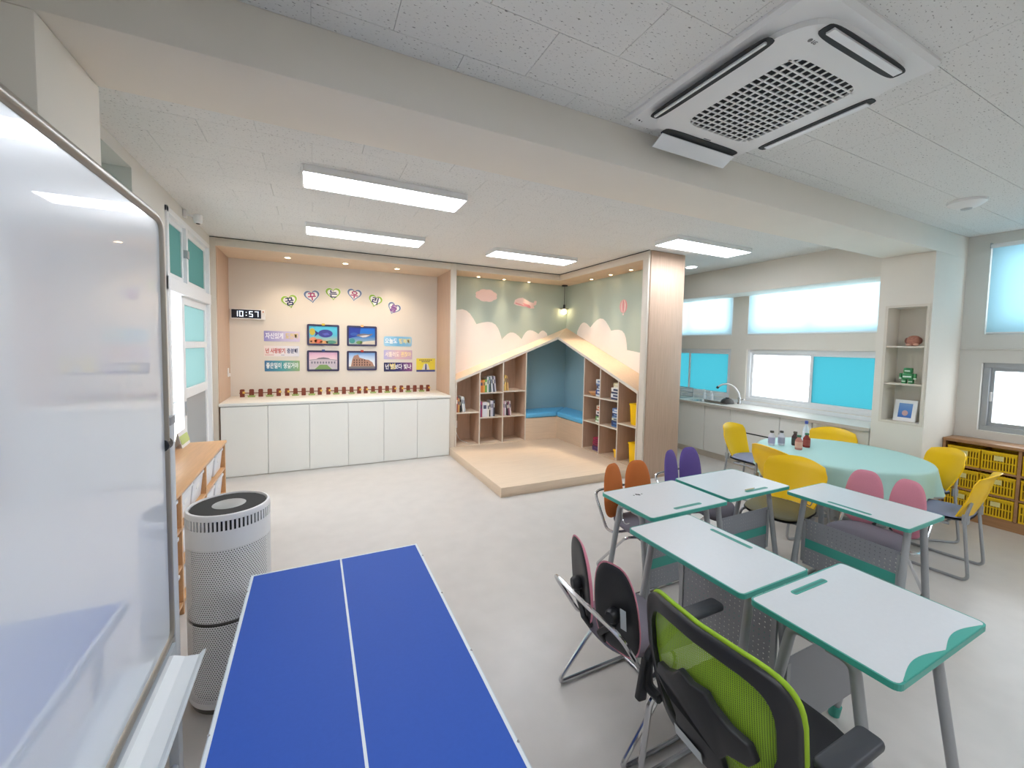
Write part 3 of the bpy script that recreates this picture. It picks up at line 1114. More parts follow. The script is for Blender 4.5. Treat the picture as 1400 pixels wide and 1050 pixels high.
MB().prism(superell(.010, .010, 2, 12, -.40, .43), -.0325, -.030).build('indicator', M_ACD, ac)
for dx in (-.02, .02):
    MB().prism(superell(.006, .006, 2, 10, -.40+dx, .43+dx*.2), -.0325, -.030).build('indicator', M_GREYL, ac)

# ================================================================== things on the display wall
YD = YW-.0125                                        # wall face


def wp(px, py):
    return at(*c1(px, py), 1, YD)


# clock
a, b = wp(140, 435), wp(322, 495)
ck = thing('digital_clock', 'white-framed digital clock reading 10:57 on the display wall', 'clock', ((a.x+b.x)/2, YD, (a.z+b.z)/2))
cw, chh = (b.x-a.x)/2, (a.z-b.z)/2
MB().prism(rrect(2*cw, 2*chh, .008, 3), -.04, -.0005, 'y').build('case', M_WHITEP, ck)
M_CKF = mat('clock_face', (24, 28, 44), .3)
B(-cw+.008, cw-.048, -.042, -.0402, -chh+.012, chh-.008).build('screen', M_CKF, ck)
M_DIG = mat('clock_digit', (235, 245, 255), .5, emit=.9)
SEG = {'1': 'bc', '0': 'abcdef', '5': 'acdfg', '7': 'abc'}


def digit(ch, cx_, cz_, w, h):
    m = MB()
    t_ = .008
    for s_ in SEG[ch]:
        x0, x1, z0, z1 = {'a': (-w, w, h-t_, h), 'd': (-w, w, -h, -h+t_), 'g': (-w, w, -t_/2, t_/2), 'b': (w-t_, w, 0, h), 'c': (w-t_, w, -h, 0), 'f': (-w, -w+t_, 0, h), 'e': (-w, -w+t_, -h, 0)}[s_]
        m.box(cx_+x0, cx_+x1, -.0432, -.0421, cz_+z0, cz_+z1)
    m.build('digit', M_DIG, ck)


for ch, xx in (('1', -.145), ('0', -.082), ('5', .035), ('7', .102)):
    digit(ch, xx, .002, .022, .038)
for zz in (-.018, .024):
    B(-.028, -.016, -.0432, -.0421, zz-.005, zz+.005).build('colon_dot', M_DIG, ck)
MB().prism(superell(.016, .02, 3, 12, cw-.022, chh-.03), -.043, -.0401, 'y').build('button', mat('orange_button', (196, 120, 90), .5), ck)

# heart stickers
HE = []
for k in range(40):
    a = 2*pi*k/40
    HE.append((16*sin(a)**3/17, (13*cos(a)-5*cos(2*a)-2*cos(3*a)-cos(4*a)+2.5)/17))
M_HW = mat('heart_white', (240, 240, 240), .6)
M_HG = mat('heart_green', (150, 190, 70), .6)
M_HB = mat('heart_blue', (110, 130, 168), .6)
M_NAVY = mat('navy_print', (44, 48, 104), .6)
M_MAG = mat('magenta_print', (176, 64, 120), .6)
M_PUR = mat('purple_print', (130, 70, 150), .6)
hearts = [('꿈', (452, 400), M_HG, M_NAVY, 14, 'green'), ('꾸', (570, 374), M_HB, M_MAG, 8, 'blue'), ('는', (683, 360), M_HG, M_NAVY, 2, 'green'), ('우', (795, 365), M_HB, M_MAG, -6, 'blue'),
          ('리', (905, 397), M_HG, M_NAVY, -14, 'green'), ('들', (1003, 437), M_HB, M_PUR, -24, 'blue')]
HL = ['green-edged heart sticker at the clock end of the arc of hearts', 'blue-edged heart sticker with magenta letter above the fish print', 'green-edged heart sticker at the top of the arc of hearts',
      'blue-edged heart sticker with magenta letter above the shark print', 'green-edged heart sticker above the sky blue sign', 'blue-edged heart sticker with purple letter at the lower end of the arc']
for lbh, (ch, q, mb, mt, rl, cn) in zip(HL, hearts):
    p = wp(*q)
    t = thing('heart_sticker', lbh, 'sticker', (p.x, YD, p.z), group='heart stickers spelling a slogan')
    R2 = lambda x, z: (x*cos(RAD(rl))-z*sin(RAD(rl)), x*sin(RAD(rl))+z*cos(RAD(rl)))
    for sc, y0, y1, m_, nm in ((.118, -.004, -.0004, M_HW, 'backing'), (.112, -.0055, -.0041, mb, 'coloured_edge'), (.086, -.007, -.0056, M_HW, 'face')):
        MB().prism([R2(a*sc, b*sc) for a, b in HE], y0, y1, 'y').build(nm, m_, t)
    text(ch, .125, mt, t, (0, -.0085, .0), roll=RAD(rl), bold=.0035)

# word signs
signs = [((314, 553), (505, 612), '자신있게', '도전해', [(150, 146, 206), (196, 188, 222), (214, 200, 222)], (248, 248, 255), (230, 205, 120), 'lilac paper sign, topmost beside the clock, with white and gold Korean letters'),
         ((314, 632), (502, 690), '넌 사랑받기', '충분해', [(240, 226, 220), (236, 232, 236), (226, 228, 240)], (196, 84, 84), (104, 112, 150), 'white paper sign with red and grey Korean letters below the lilac one'),
         ((318, 712), (505, 767), '좋은일이', '생길거야', [(62, 118, 164), (80, 160, 170), (150, 184, 130)], (240, 248, 250), (240, 248, 250), 'teal to green paper sign with white Korean letters'),
         ((952, 582), (1100, 637), '오늘도', '행복해', [(160, 208, 234), (120, 186, 226), (150, 200, 228)], (250, 252, 255), (244, 226, 150), 'sky blue paper sign with white and yellow Korean letters'),
         ((952, 655), (1102, 705), '서툴러도', '괜찮아', [(190, 186, 226), (228, 190, 196), (206, 176, 200)], (252, 236, 226), (250, 226, 170), 'lilac to pink paper sign with pale Korean letters'),
         ((952, 722), (1102, 768), '넌 별보다', '빛나', [(40, 42, 84), (52, 50, 110), (140, 80, 140)], (246, 246, 250), (246, 246, 250), 'navy to purple paper sign with white Korean letters')]
for i, (q0, q1, ta, tb, cols, ca, cb_, lb) in enumerate(signs):
    a, b = wp(*q0), wp(*q1)
    w, h = (b.x-a.x)/2, (a.z-b.z)/2
    t = thing('word_sign', lb, 'sign', ((a.x+b.x)/2, YD, (a.z+b.z)/2), group='paper word signs on the display wall')
    poly = rrect(2*w, 2*h, .006, 2) if i != 3 else rrect(2*w, 2*h, .03, 4)
    MB().prism(poly, -.004, -.0005, 'y').build('card', ramp_mat('sign_print_%d' % i, cols, 'X', -w, w), t)
    m1, m2 = mat('sign_ink_%da' % i, ca, .6), mat('sign_ink_%db' % i, cb_, .6)
    sz = .092 if i != 1 else .080
    la, lb2 = len(ta.replace(' ', ''))+.35*ta.count(' '), len(tb)
    tot = la+lb2+.3
    u = 2*w*.93/tot
    text(ta, sz, m1, t, (-w*.93+u*la/2, -.0055, 0), bold=.0022, sx=min(1.3, u*la/(sz*.93*la)))
    text(tb, sz, m2, t, (w*.93-u*lb2/2, -.0055, 0), bold=.0022, sx=min(1.3, u*lb2/(sz*.93*lb2)))
    if i == 1:
        B(-w*.95, -w*.45, -.0052, -.0041, -h*.75, -h*.68).build('small_print', m1, t)
        B(-w*.05, w*.15, -.0052, -.0041, -h*.75, -h*.68).build('small_print', m2, t)
    if i == 5:
        text('별', .11, mat('star_yellow', (240, 220, 110), .6), t, (-w*.93+u*1.9, -.0065, .004), sx=1.15)

# yellow notice
a, b = wp(1125, 700), wp(1224, 770)
w, h = (b.x-a.x)/2, (a.z-b.z)/2
t = thing('yellow_notice', 'yellow notice sheet with a blue foot band, beside the navy sign', 'notice', ((a.x+b.x)/2, YD, (a.z+b.z)/2))
M_NY = mat('notice_yellow', (240, 222, 78), .6)
M_NB = mat('notice_blue', (72, 84, 150), .6)
B(-w, w, -.003, -.0005, -h, h).build('sheet', M_NY, t)
B(-w, w, -.0042, -.0031, -h, -h*.72).build('foot_band', M_NB, t)
for k, (x0, x1, z) in enumerate(((-.7, .7, .70), (-.45, .45, .45))):
    for j in range(7):
        xa = w*(x0+(x1-x0)*j/7)
        B(xa, xa+w*(x1-x0)/7*.72, -.0042, -.0031, h*z, h*z+.013).build('heading_print', M_NAVY, t)
MB().prism([(-w*.42, -h*.7), (w*.42, -h*.7), (w*.2, h*.2), (-w*.2, h*.2)], -.0042, -.0031, 'y').build('print_beam', mat('notice_pale', (226, 226, 214), .6), t)
MB().prism([(-w*.1, -h*.7), (w*.1, -h*.7), (w*.06, h*.1), (0, h*.25), (-w*.06, h*.1)], -.0052, -.0043, 'y').build('print_tower', M_NB, t)

# framed prints
M_FRN = mat('navy_frame', (58, 56, 92), .4)
pics = [((543, 517), (715, 633), 'navy-framed print of a blue reef fish among coral', (220, 190, 60)),
        ((755, 525), (914, 636), 'navy-framed print of a grey shark over a sandy reef', (236, 180, 110)),
        ((543, 657), (715, 767), 'navy-framed print of a pale palace with green garden', (70, 90, 150)),
        ((755, 660), (914, 763), 'navy-framed print of a ruined round amphitheatre', (186, 60, 44))]
for i, (q0, q1, lb, clip) in enumerate(pics):
    a, b = wp(*q0), wp(*q1)
    w, h = (b.x-a.x)/2, (a.z-b.z)/2
    t = thing('framed_print', lb, 'picture', ((a.x+b.x)/2, YD, (a.z+b.z)/2), group='four navy-framed prints on the display wall')
    MB().ring(rrect(2*w, 2*h, .02, 4), rrect(2*w-.056, 2*h-.056, .004, 4), -.018, -.0005, 'y').build('frame', M_FRN, t)
    iw, ih = w-.028, h-.028
    bg = [[(200, 180, 120), (90, 190, 220), (90, 205, 235)], [(170, 190, 180), (40, 120, 200), (30, 110, 215)], [(190, 190, 190), (236, 214, 222), (226, 176, 206)], [(240, 236, 228), (214, 226, 240), (120, 170, 226)]][i]
    B(-iw, iw, -.010, -.0006, -ih, ih).build('print', ramp_mat('print_%d' % i, bg, 'Z', -ih, ih, .4), t)

    def shape(name, rgb, poly, lay=1):
        MB().prism([(x*iw, z*ih) for x, z in poly], -.010-.0006*lay-.0005, -.010-.0006*lay, 'y').build(name, mat('ink_%d_%d_%d' % rgb, rgb, .5), t)
    E = lambda cx, cz, rx, rz, n=18: [(cx+rx*cos(2*pi*k/n), cz+rz*sin(2*pi*k/n)) for k in range(n)]
    if i == 0:
        shape('print_fish', (62, 66, 150), E(.15, .18, .52, .46), 2)
        shape('print_fish_tail', (50, 52, 120), [(-.3, .2), (-.62, .55), (-.55, .15), (-.62, -.2)], 1)
        shape('print_fish_fin', (88, 96, 190), [(-.1, .15), (.3, .3), (.45, .05), (.1, -.05)], 3)
        for cx, cz, rx, rz, c in ((-.72, -.62, .26, .36, (224, 150, 110)), (-.35, -.72, .3, .26, (214, 110, 84)), (.05, -.82, .3, .17, (228, 176, 120)), (.55, -.8, .38, .2, (90, 150, 130)), (-.78, .35, .2, .4, (196, 180, 70)), (-.86, -.75, .07, .1, (40, 40, 40))):
            shape('print_coral', c, [(max(-1, min(1, x)), max(-1, min(1, z))) for x, z in E(cx, cz, rx, rz)], 3)
    elif i == 1:
        shape('print_sea', (34, 60, 160), [(-1, -.3), (-.2, 0), (-.1, 1), (-1, 1)], 1)
        shape('print_sand', (214, 206, 190), [(-.1, -.8), (.3, -.62), (1, -.5), (1, -1), (-.2, -1)], 2)
        shape('print_shark', (120, 116, 126), [(-.45, .02), (-.3, .22), (.1, .3), (.5, .25), (.85, .3), (.7, .1), (.45, -.08), (.1, -.2), (-.1, -.12)], 3)
        shape('print_shark_belly', (208, 206, 212), [(-.25, 0), (.3, .12), (.6, .12), (.3, -.12), (.05, -.16)], 4)
        for cx, cz, rx, rz, c in ((-.75, -.6, .22, .3, (70, 150, 150)), (-.2, -.78, .25, .2, (110, 150, 90)), (-.6, .2, .3, .2, (50, 90, 180))):
            shape('print_reef', c, E(cx, cz, rx, rz), 2)
    elif i == 2:
        shape('print_palace', (196, 186, 198), [(-.95, -.75), (.95, -.75), (.95, .12), (.5, .2), (.35, .34), (0, .42), (-.35, .34), (-.5, .2), (-.95, .12)], 1)
        shape('print_roof', (128, 122, 136), [(-.98, .12), (-.5, .2), (-.35, .34), (0, .42), (.35, .34), (.5, .2), (.98, .12), (.98, .06), (.3, .2), (-.3, .2), (-.98, .06)], 2)
        shape('print_garden', (126, 160, 100), [(-.62, -1), (.62, -1), (.25, -.45), (-.25, -.45)], 2)
        for k in range(9):
            shape('print_window', (110, 108, 128), E(-.8+.2*k, -.2, .05, .14, 10), 3)
    else:
        shape('print_ruin', (170, 132, 116), [(-.85, -.8), (-.75, .1), (-.62, .62), (-.3, .78), (-.2, .4), (.3, .15), (.5, .12), (.8, -.2), (.95, -.75)], 1)
        shape('print_street', (120, 118, 120), [(-1, -1), (1, -1), (1, -.72), (-1, -.72)], 2)
        for r_ in range(3):
            for k in range(7-r_):
                shape('print_arch', (80, 58, 54), E(-.6+.2*k, -.52+.3*r_, .045, .11, 8), 3)
    MB().prism(rrect(.045, .03, .006, 2, 0, h), -.022, -.0185, 'y').build('clip', mat('clip_%d' % i, clip, .4), t)

# miniature picket fences along the worktop
M_PK = mat('picket_brown', (124, 58, 40), .5, noise=.12, nscale=60)
M_GRASS = mat('toy_grass', (130, 165, 60), .6)
M_PETAL = mat('toy_petal', (232, 190, 90), .6)
fl = [((183, 875), (408, 875)), ((423, 870), (625, 865)), ((643, 865), (833, 860)), ((843, 860), (1018, 855)), ((1033, 855), (1197, 853))]
FLAB = ['miniature brown picket fence below the clock, at the end of the row', 'miniature brown picket fence below the palace print', 'miniature brown picket fence in the middle of the row of five',
        'miniature brown picket fence below the navy sign', 'miniature brown picket fence at the reading nook end of the row']
FYY = YD-.16
for i, (q0, q1) in enumerate(fl):
    a, b = at(*c1(*q0), 1, FYY), at(*c1(*q1), 1, FYY)
    w = (b.x-a.x)/2
    t = thing('miniature_fence', FLAB[i], 'toy fence', ((a.x+b.x)/2, FYY, .943), group='miniature picket fences on the worktop')
    B(-w, w, -.004, .004, .048, .060).build('rail', M_PK, t)
    for k in range(5):
        x = -w*.86+w*1.72*k/4
        z0 = 0 if k % 2 == 0 else .018
        MB().prism([(x-.028, z0), (x+.028, z0), (x+.028, .098), (x+.02, .108), (x-.02, .108), (x-.028, .098)], -.014, .010, 'y').build('picket', M_PK, t)
        if k % 2:
            g = MB()
            for j in range(7):
                xx = x-.036+.012*j
                g.prism([(xx-.007, 0), (xx+.007, 0), (xx+(j-3)*.004, .034+.008*(j % 2))], -.026, -.020, 'y')
            g.build('grass_tuft', M_GRASS, t)
    for s in (-1, 1):
        x = s*w*.86-.02*s*(1 if s < 0 else -1)
        MB().prism([(x+.016*(1+.35*cos(5*2*pi*k/30))*cos(2*pi*k/30), .064+.016*(1+.35*cos(5*2*pi*k/30))*sin(2*pi*k/30)) for k in range(30)], -.024, -.0145, 'y').build('flower', M_PETAL, t)
# wall phone / sensor in the alcove side
p = at(*c1(122, 775), 0, -1.0595)
t = thing('wall_switch', 'small white switch with hook on the alcove side panel', 'switch', (-1.0595, p.y, p.z))
B(.0005, .012, -.03, .03, -.06, .06).build('plate', M_WHITEP, t, bevel=.003)
B(.0125, .030, -.012, .012, -.055, -.01).build('hook', M_WHITEP, t, bevel=.004)

# ================================================================== books
BOOKN = 0


def book(x, z, th, hh, dp, rgb, lean, label, y=FY+.03):
    global BOOKN
    BOOKN += 1
    t = thing('book', label, 'book', (x, y, z), group='books in the corner bookshelf')
    t.rotation_euler = (0, lean, 0)
    m_ = mat('book_cover_%d_%d_%d' % rgb, rgb, .5)
    c = .0016
    mb = MB()
    mb.box(0, c, 0, dp, 0, hh).box(th-c, th, 0, dp, 0, hh).box(c, th-c, 0, c, 0, hh)
    mb.build('cover', m_, t)
    B(c+.0003, th-c-.0003, c+.0003, dp-.004, .003, hh-.003).build('pages', mat('book_pages', (236, 230, 214), .8), t)
    lightc = sum(rgb) < 380
    B(th*.2, th*.8, -.0008, -.0002, hh*.55, hh*.8).build('spine_label', mat('spine_pale', (230, 226, 214), .6) if lightc else mat('spine_dark', (80, 84, 110), .6), t)
    return t


T_ = T+.006
PL = [0.]


def put(x, z, th, hh, c, le, lb):
    le = -.11 if le else 0.
    if le and not PL[0]:
        x += hh*sin(-le)+.002
    PL[0] = le
    book(x, z+(th*sin(-le) if le else 0)*0, th, hh, .17, c, le, lb)
    return x+th/cos(le)+.003


z = SHL[0][0]+.0015
x = us[0]+T_
for th, hh, c, le, lb in ((.022, .25, (176, 70, 60), 0, 'red book standing at the cabinet end of the low cubby'), (.03, .22, (200, 150, 90), 0, 'tan book beside the red one in the low cubby'), (.018, .20, (40, 38, 44), 0, 'thin black book in the low cubby'),
                          (.022, .25, (226, 228, 226), -.12, 'white book leaning in the low cubby'), (.022, .24, (196, 202, 206), -.17, 'pale grey book leaning at the end of the low cubby')):
    x = put(x, z, th, hh, c, le, lb)
x = us[1]+T_-.006
z = SHL[1][0]+.0015
for th, hh, c, le, lb in ((.05, .20, (214, 130, 66), 0, 'thick orange book on the upper middle shelf'), (.028, .205, (232, 170, 80), 0, 'yellow-orange book on the upper middle shelf'), (.034, .21, (120, 168, 84), 0, 'green book on the upper middle shelf'), (.024, .25, (222, 222, 220), 0, 'tall white book on the upper middle shelf'),
                          (.020, .24, (80, 130, 130), 0, 'teal book on the upper middle shelf'), (.03, .26, (206, 208, 212), -.06, 'light grey book tilting on the upper middle shelf'), (.022, .26, (60, 62, 86), -.10, 'dark blue book tilting on the upper middle shelf'), (.026, .26, (196, 190, 200), -.15, 'lilac grey book leaning last on the upper middle shelf')):
    x = put(x, z, th, hh, c, le, lb)
x = us[1]+T_-.006
z = SHL[1][1]+.0015
for th, hh, c, le, lb in ((.02, .26, (150, 96, 160), 0, 'purple book on the lower middle shelf'), (.018, .25, (196, 90, 110), 0, 'crimson book on the lower middle shelf'), (.085, .24, (216, 218, 226), 0, 'wide white box file with blue top on the lower middle shelf'), (.03, .23, (232, 230, 222), 0, 'white book beside the box file'),
                          (.02, .20, (60, 60, 66), 0, 'thin black book on the lower middle shelf'), (.022, .26, (214, 214, 222), 0, 'pale lilac book on the lower middle shelf'), (.022, .26, (186, 190, 210), 0, 'blue-grey book on the lower middle shelf'), (.024, .27, (50, 52, 64), 0, 'charcoal book ending the lower middle shelf')):
    x = put(x, z, th, hh, c, le, lb)
x = us[2]+T_-.006
z = SHL[2][0]+.0015
for th, hh, c, le, lb in ((.022, .20, (206, 168, 110), 0, 'tan book on the upper shelf beside the bench'), (.024, .26, (236, 206, 120), 0, 'pale yellow book on the upper shelf beside the bench'), (.020, .25, (230, 190, 130), -.05, 'peach book tilting on the upper shelf beside the bench')):
    x = put(x, z, th, hh, c, le, lb)
x = us[2]+T_-.006
z = SHL[2][1]+.0015
for th, hh, c, le, lb in ((.024, .25, (214, 150, 170), 0, 'pink book on the lower shelf beside the bench'), (.03, .24, (212, 206, 214), 0, 'white book on the lower shelf beside the bench'), (.022, .22, (70, 56, 66), -.04, 'maroon-black book tilting on the lower shelf beside the bench'), (.02, .23, (150, 90, 120), -.08, 'plum book tilting on the lower shelf beside the bench'), (.022, .24, (224, 216, 216), -.11, 'off-white book leaning last beside the bench')):
    x = put(x, z, th, hh, c, le, lb)
# outlet and cable in the bottom cubby
xo = us[0]+.13
t = thing('power_outlet', 'white wall outlet inside the bottom cubby', 'outlet', (xo, FY+BK-.0005, .40))
B(-.036, .036, -.008, 0, -.06, .06).build('plate', M_WHITEP, t, bevel=.003)
B(-.02, .02, -.03, -.0085, -.045, .0).build('plug', M_WHITEP, t, bevel=.005)
t = MB().tube(fillet([(xo, FY+BK-.032, .375), (xo-.01, FY+BK-.06, .30), (xo+.03, FY+.28, .17), (xo+.09, FY+.22, PZ+.022), (xo+.12, FY+.14, PZ+.022)], .05), .005, 6).build('power_cable', M_WHITEP, smooth=True)
tag(t, 'white power cable trailing from the cubby outlet', 'cable')


# ================================================================== game boxes and bins (right bookshelf)
def gamebox(x0, x1, y0, y1, z0, h, rgb, rgb2, label):
    t = thing('game_box', label, 'box', ((x0+x1)/2, (y0+y1)/2, z0), group='game boxes in the corner bookshelf')
    w, d_ = (x1-x0)/2, (y1-y0)/2
    B(-w+.002, w-.002, -d_+.002, d_-.002, 0, h*.9).build('tray', mat('box_%d_%d_%d' % rgb2, rgb2, .5), t)
    o = B(-w, w, -d_, d_, h*.32, h).build('lid', mat('box_%d_%d_%d' % rgb, rgb, .45), t, bevel=.002)
    B(-w-.0006, -w-.0001, -d_*.6, d_*.5, h*.5, h*.82).build('side_print', mat('box_%d_%d_%d' % rgb2, rgb2, .5), o)
    return z0+h+.0008


xa, xb = FX+.05, FX+.33
z = SHR[0][0]+.0015
ya, yb = vs[1]+.02, vs[1]+.17
z = gamebox(xa, xb, ya, yb, z, .10, (64, 84, 140), (220, 224, 230), 'blue and white game box on the upper shelf next to the wooden basket')
z = gamebox(xa+.01, xb, ya, yb-.01, z, .07, (60, 62, 100), (200, 210, 220), 'dark blue game box in the middle of the upper stack by the basket')
z = gamebox(xa, xb-.01, ya+.005, yb, z, .09, (226, 226, 222), (120, 140, 180), 'white game box topmost in the upper stack by the basket')
t = thing('wooden_basket', 'shallow round wooden basket on the upper shelf by the bench', 'basket', (FX+.13, vs[0]-.135, SHR[0][0]+.001))
MB().lathe([(.055, 0), (.085, .02), (.105, .05), (.108, .052), (.098, .05), (.078, .024), (.05, .008)], 24).build('bowl', M_HONEY, t, smooth=True)
MB().lathe([(.104, .046), (.111, .05), (.111, .058), (.104, .06), (.100, .055)], 24).build('rim', M_HONEY, t, smooth=True)
z = SHR[1][0]+.0015
ya, yb = vs[2]+.02, vs[2]+.22
z = gamebox(xa, xb, ya, yb, z, .085, (228, 228, 226), (70, 80, 110), 'white game box at the bottom of the pair on the upper middle shelf')
z = gamebox(xa, xb, ya, yb-.005, z, .085, (232, 230, 226), (60, 70, 100), 'white game box second in the stack on the upper middle shelf')
z = gamebox(xa+.01, xb, ya, yb-.04, z, .07, (214, 200, 160), (230, 224, 208), 'cream game box topmost in the stack on the upper middle shelf')
z = SHR[0][1]+.0015
ya, yb = vs[1]+.02, vs[1]+.16
z = gamebox(xa, xb, ya, yb, z, .09, (110, 160, 90), (220, 226, 210), 'green game box at the bottom of the lower stack by the bench')
z = gamebox(xa, xb, ya, yb-.01, z, .09, (226, 226, 226), (60, 60, 80), 'white game box in the middle of the lower stack by the bench')
z = gamebox(xa, xb, ya, yb-.02, z, .08, (226, 214, 190), (200, 110, 80), 'cream game box topmost in the lower stack by the bench')
z = SHR[1][1]+.0015
ya, yb = vs[2]+.02, vs[2]+.19
z = gamebox(xa, xb, ya, yb, z, .08, (44, 62, 110), (80, 120, 170), 'navy game box at the bottom of the blue stack')
z = gamebox(xa, xb, ya, yb-.005, z, .05, (210, 216, 200), (60, 80, 110), 'pale striped game box in the blue stack')
z = gamebox(xa, xb, ya, yb-.01, z, .07, (38, 52, 96), (120, 150, 190), 'dark navy game box in the blue stack')
z = gamebox(xa, xb, ya, yb-.015, z, .07, (110, 140, 190), (220, 226, 236), 'light blue game box topmost in the blue stack')
z = PZ+.0155
ya, yb = vs[1]+.02, vs[1]+.22
z = gamebox(xa, xb, ya, yb, z, .07, (50, 40, 80), (90, 60, 110), 'dark purple game box on the bottom cubby floor')
z = gamebox(xa, xb, ya, yb-.01, z, .07, (150, 30, 70), (110, 26, 60), 'crimson game box second in the bottom cubby stack')
z = gamebox(xa, xb, ya, yb-.02, z, .06, (170, 40, 80), (120, 30, 66), 'raspberry red game box topmost in the bottom cubby stack')


def bin_(x, y, z, w, d_, h, label):
    t = thing('yellow_bin', label, 'bin', (x, y, z), group='lidded yellow bins in the corner bookshelf')
    k = .86
    v = [(sx*w/2*k, sy*d_/2*k, 0) for sx, sy in ((-1, -1), (1, -1), (1, 1), (-1, 1))] + [(sx*w/2, sy*d_/2, h) for sx, sy in ((-1, -1), (1, -1), (1, 1), (-1, 1))]
    MB().add(v, [(3, 2, 1, 0), (0, 1, 5, 4), (1, 2, 6, 5), (2, 3, 7, 6), (3, 0, 4, 7), (4, 5, 6, 7)]).build('body', M_YEL, t, bevel=.006)
    MB().prism(rrect(w+.016, d_+.016, .012, 3), h+.0005, h+.022).build('lid', M_YEL, t, bevel=.004)
    MB().prism(rrect(w*.45, d_*.3, .008, 2), h+.0225, h+.045).build('lid_grip', M_YEL, t, bevel=.004)
    for s in (-1, 1):
        B(-w*.2, w*.2, s*(d_/2+.012)-.008, s*(d_/2+.012)+.008, h-.03, h-.004).build('handle', M_YEL, t, bevel=.003)


bin_(FX+.17, vs[3]+.14, SHR[2][0]+.0012, .22, .15, .27, 'yellow lidded bin on the shelf next to the end panel')
bin_(FX+.17, vs[3]+.14, PZ+.0152, .22, .15, .27, 'yellow lidded bin on the floor cubby next to the end panel')
bin_(FX+.12, vs[2]+.08, PZ+.0152, .13, .10, .10, 'small yellow bin in the bottom middle cubby')

# ================================================================== kitchen counter
KX, KZ = 5.63, .872
kd = [2.345] + sorted(at(920+a/4.667, 460+b/4.667, 0, KX+.03)[1] for a, b in ((205, 437), (368, 460), (682, 510), (890, 545))) + [5.10]
KL = ['cream kitchen base cabinet next to the niche pillar', 'narrow cream kitchen base cabinet second from the niche pillar', 'wide cream kitchen drawer cabinet below the sink tap',
      'cream kitchen base cabinet between the sink drawers and the last unit', 'cream kitchen base cabinet next to the black appliance']
for i in range(5):
    a, b = kd[i], kd[i+1]
    t = thing('kitchen_cabinet', KL[i], 'cabinet', (KX+.03, (a+b)/2, 0), group='cream kitchen base cabinets under the windows')
    h = (b-a)/2
    B(.02, .50, -h+.001, h-.001, .10, KZ-.041).build('body', M_TRIM, t)
    B(.05, .50, -h+.001, h-.001, 0, .099).build('toe_kick', M_TRIM, t)
    if i == 2:
        zz = at(920+600/4.667, 460+640/4.667, 0, KX+.03)[2]
        B(0, .019, -h+.003, h-.003, .104, zz-.02).build('drawer', M_WHITE, t, bevel=.0015, seg=1)
        B(.008, .019, -h+.003, h-.003, zz-.019, zz-.001).build('finger_gap', M_DARK, t)
        B(0, .019, -h+.003, h-.003, zz, KZ-.046).build('drawer', M_WHITE, t, bevel=.0015, seg=1)
    else:
        B(0, .019, -h+.005, h-.005, .104, KZ-.046).build('door', M_WHITE, t, bevel=.0015, seg=1)
t = thing('dishwasher', 'black-fronted kitchen appliance at the end of the counter', 'appliance', (KX+.03, 5.35, 0))
B(.02, .50, -.248, .245, .0, KZ-.041).build('body', M_DARK, t)
B(0, .019, -.245, .24, .12, KZ-.06).build('door', mat('appliance_black', (26, 26, 28), .2), t, bevel=.003)
MB().tube([(-.02, -.18, KZ-.12), (-.02, .18, KZ-.12)], .008, 8).build('handle', M_ALU, t, smooth=True)
# worktop with sink cut-out
SY0, SY1, SX0, SX1 = 4.25, 4.85, 5.72, 6.02
wt = thing('kitchen_worktop', 'long pale kitchen worktop under the windows', 'worktop', (0, 0, 0))
m = MB()
m.box(KX, SX0, 2.335, 6.9, KZ-.04, KZ).box(SX1, XW-.001, 2.335, 6.9, KZ-.04, KZ).box(SX0, SX1, 2.335, SY0, KZ-.04, KZ).box(SX0, SX1, SY1, 6.9, KZ-.04, KZ)
m.build('top', mat('worktop_stone', (226, 222, 214), .3), wt)
B(KX-.004, KX-.0003, 2.335, 6.9, KZ-.04, KZ-.002).build('front_edge', mat('worktop_edge', (196, 188, 178), .4), wt)
B(XW-.012, XW-.0012, 2.46, 6.9, KZ+.0005, .925).build('upstand', M_PVC, wt)
sk = thing('kitchen_sink', 'stainless steel sink sunk into the kitchen worktop', 'sink', ((SX0+SX1)/2, (SY0+SY1)/2, KZ))
hw, hd = (SX1-SX0)/2, (SY1-SY0)/2
MB().ring(rrect(2*hw+.03, 2*hd+.03, .03, 4), rrect(2*hw-.03, 2*hd-.03, .04, 4), .0006, .004).build('rim', M_CHROME, sk)
bs = MB()
o1, o2 = rrect(2*hw-.03, 2*hd-.03, .04, 4), rrect(2*hw-.06, 2*hd-.06, .05, 4)
n = len(o1)
bs.add([(a, b, .003) for a, b in o1]+[(a, b, -.03) for a, b in o2], [(i, (i+1) % n, n+(i+1) % n, n+i) for i in range(n)]+[tuple(range(n, 2*n))]).build('basin', M_CHROME, sk, smooth=True)
pt = (6.08, 4.18, KZ)
t = thing('kitchen_tap', 'white gooseneck kitchen tap beside the sink', 'tap', (6.08, 4.22, KZ))
MB().lathe([(.03, .0005), (.03, .02), (.022, .03), (.022, .10), (.015, .11)], 18).build('base', M_CHROME, t, smooth=True)
arc = [(0, 0, .10), (-.005, .01, .17), (-.02, .07, .26), (-.04, .17, .31), (-.06, .27, .29), (-.07, .33, .25)]
MB().tube(fillet(arc, .06, 5), .014, 10).build('spout', M_WHITEP, t, smooth=True)
MB().tube([(-.07, .33, .252), (-.072, .35, .222)], .02, 12).build('spray_head', M_BLACK, t, smooth=True)
MB().tube([(0, -.02, .07), (-.02, -.09, .085)], .008, 8).build('lever', M_CHROME, t, smooth=True)
t = thing('dark_bowl', 'upturned black bowl beside the sink', 'bowl', (5.93, 4.32, KZ+.0045))
MB().lathe([(.10, 0), (.098, .02), (.085, .05), (.055, .075), (.03, .082)], 24).build('shell', mat('black_bowl', (62, 58, 56), .4), t, smooth=True)
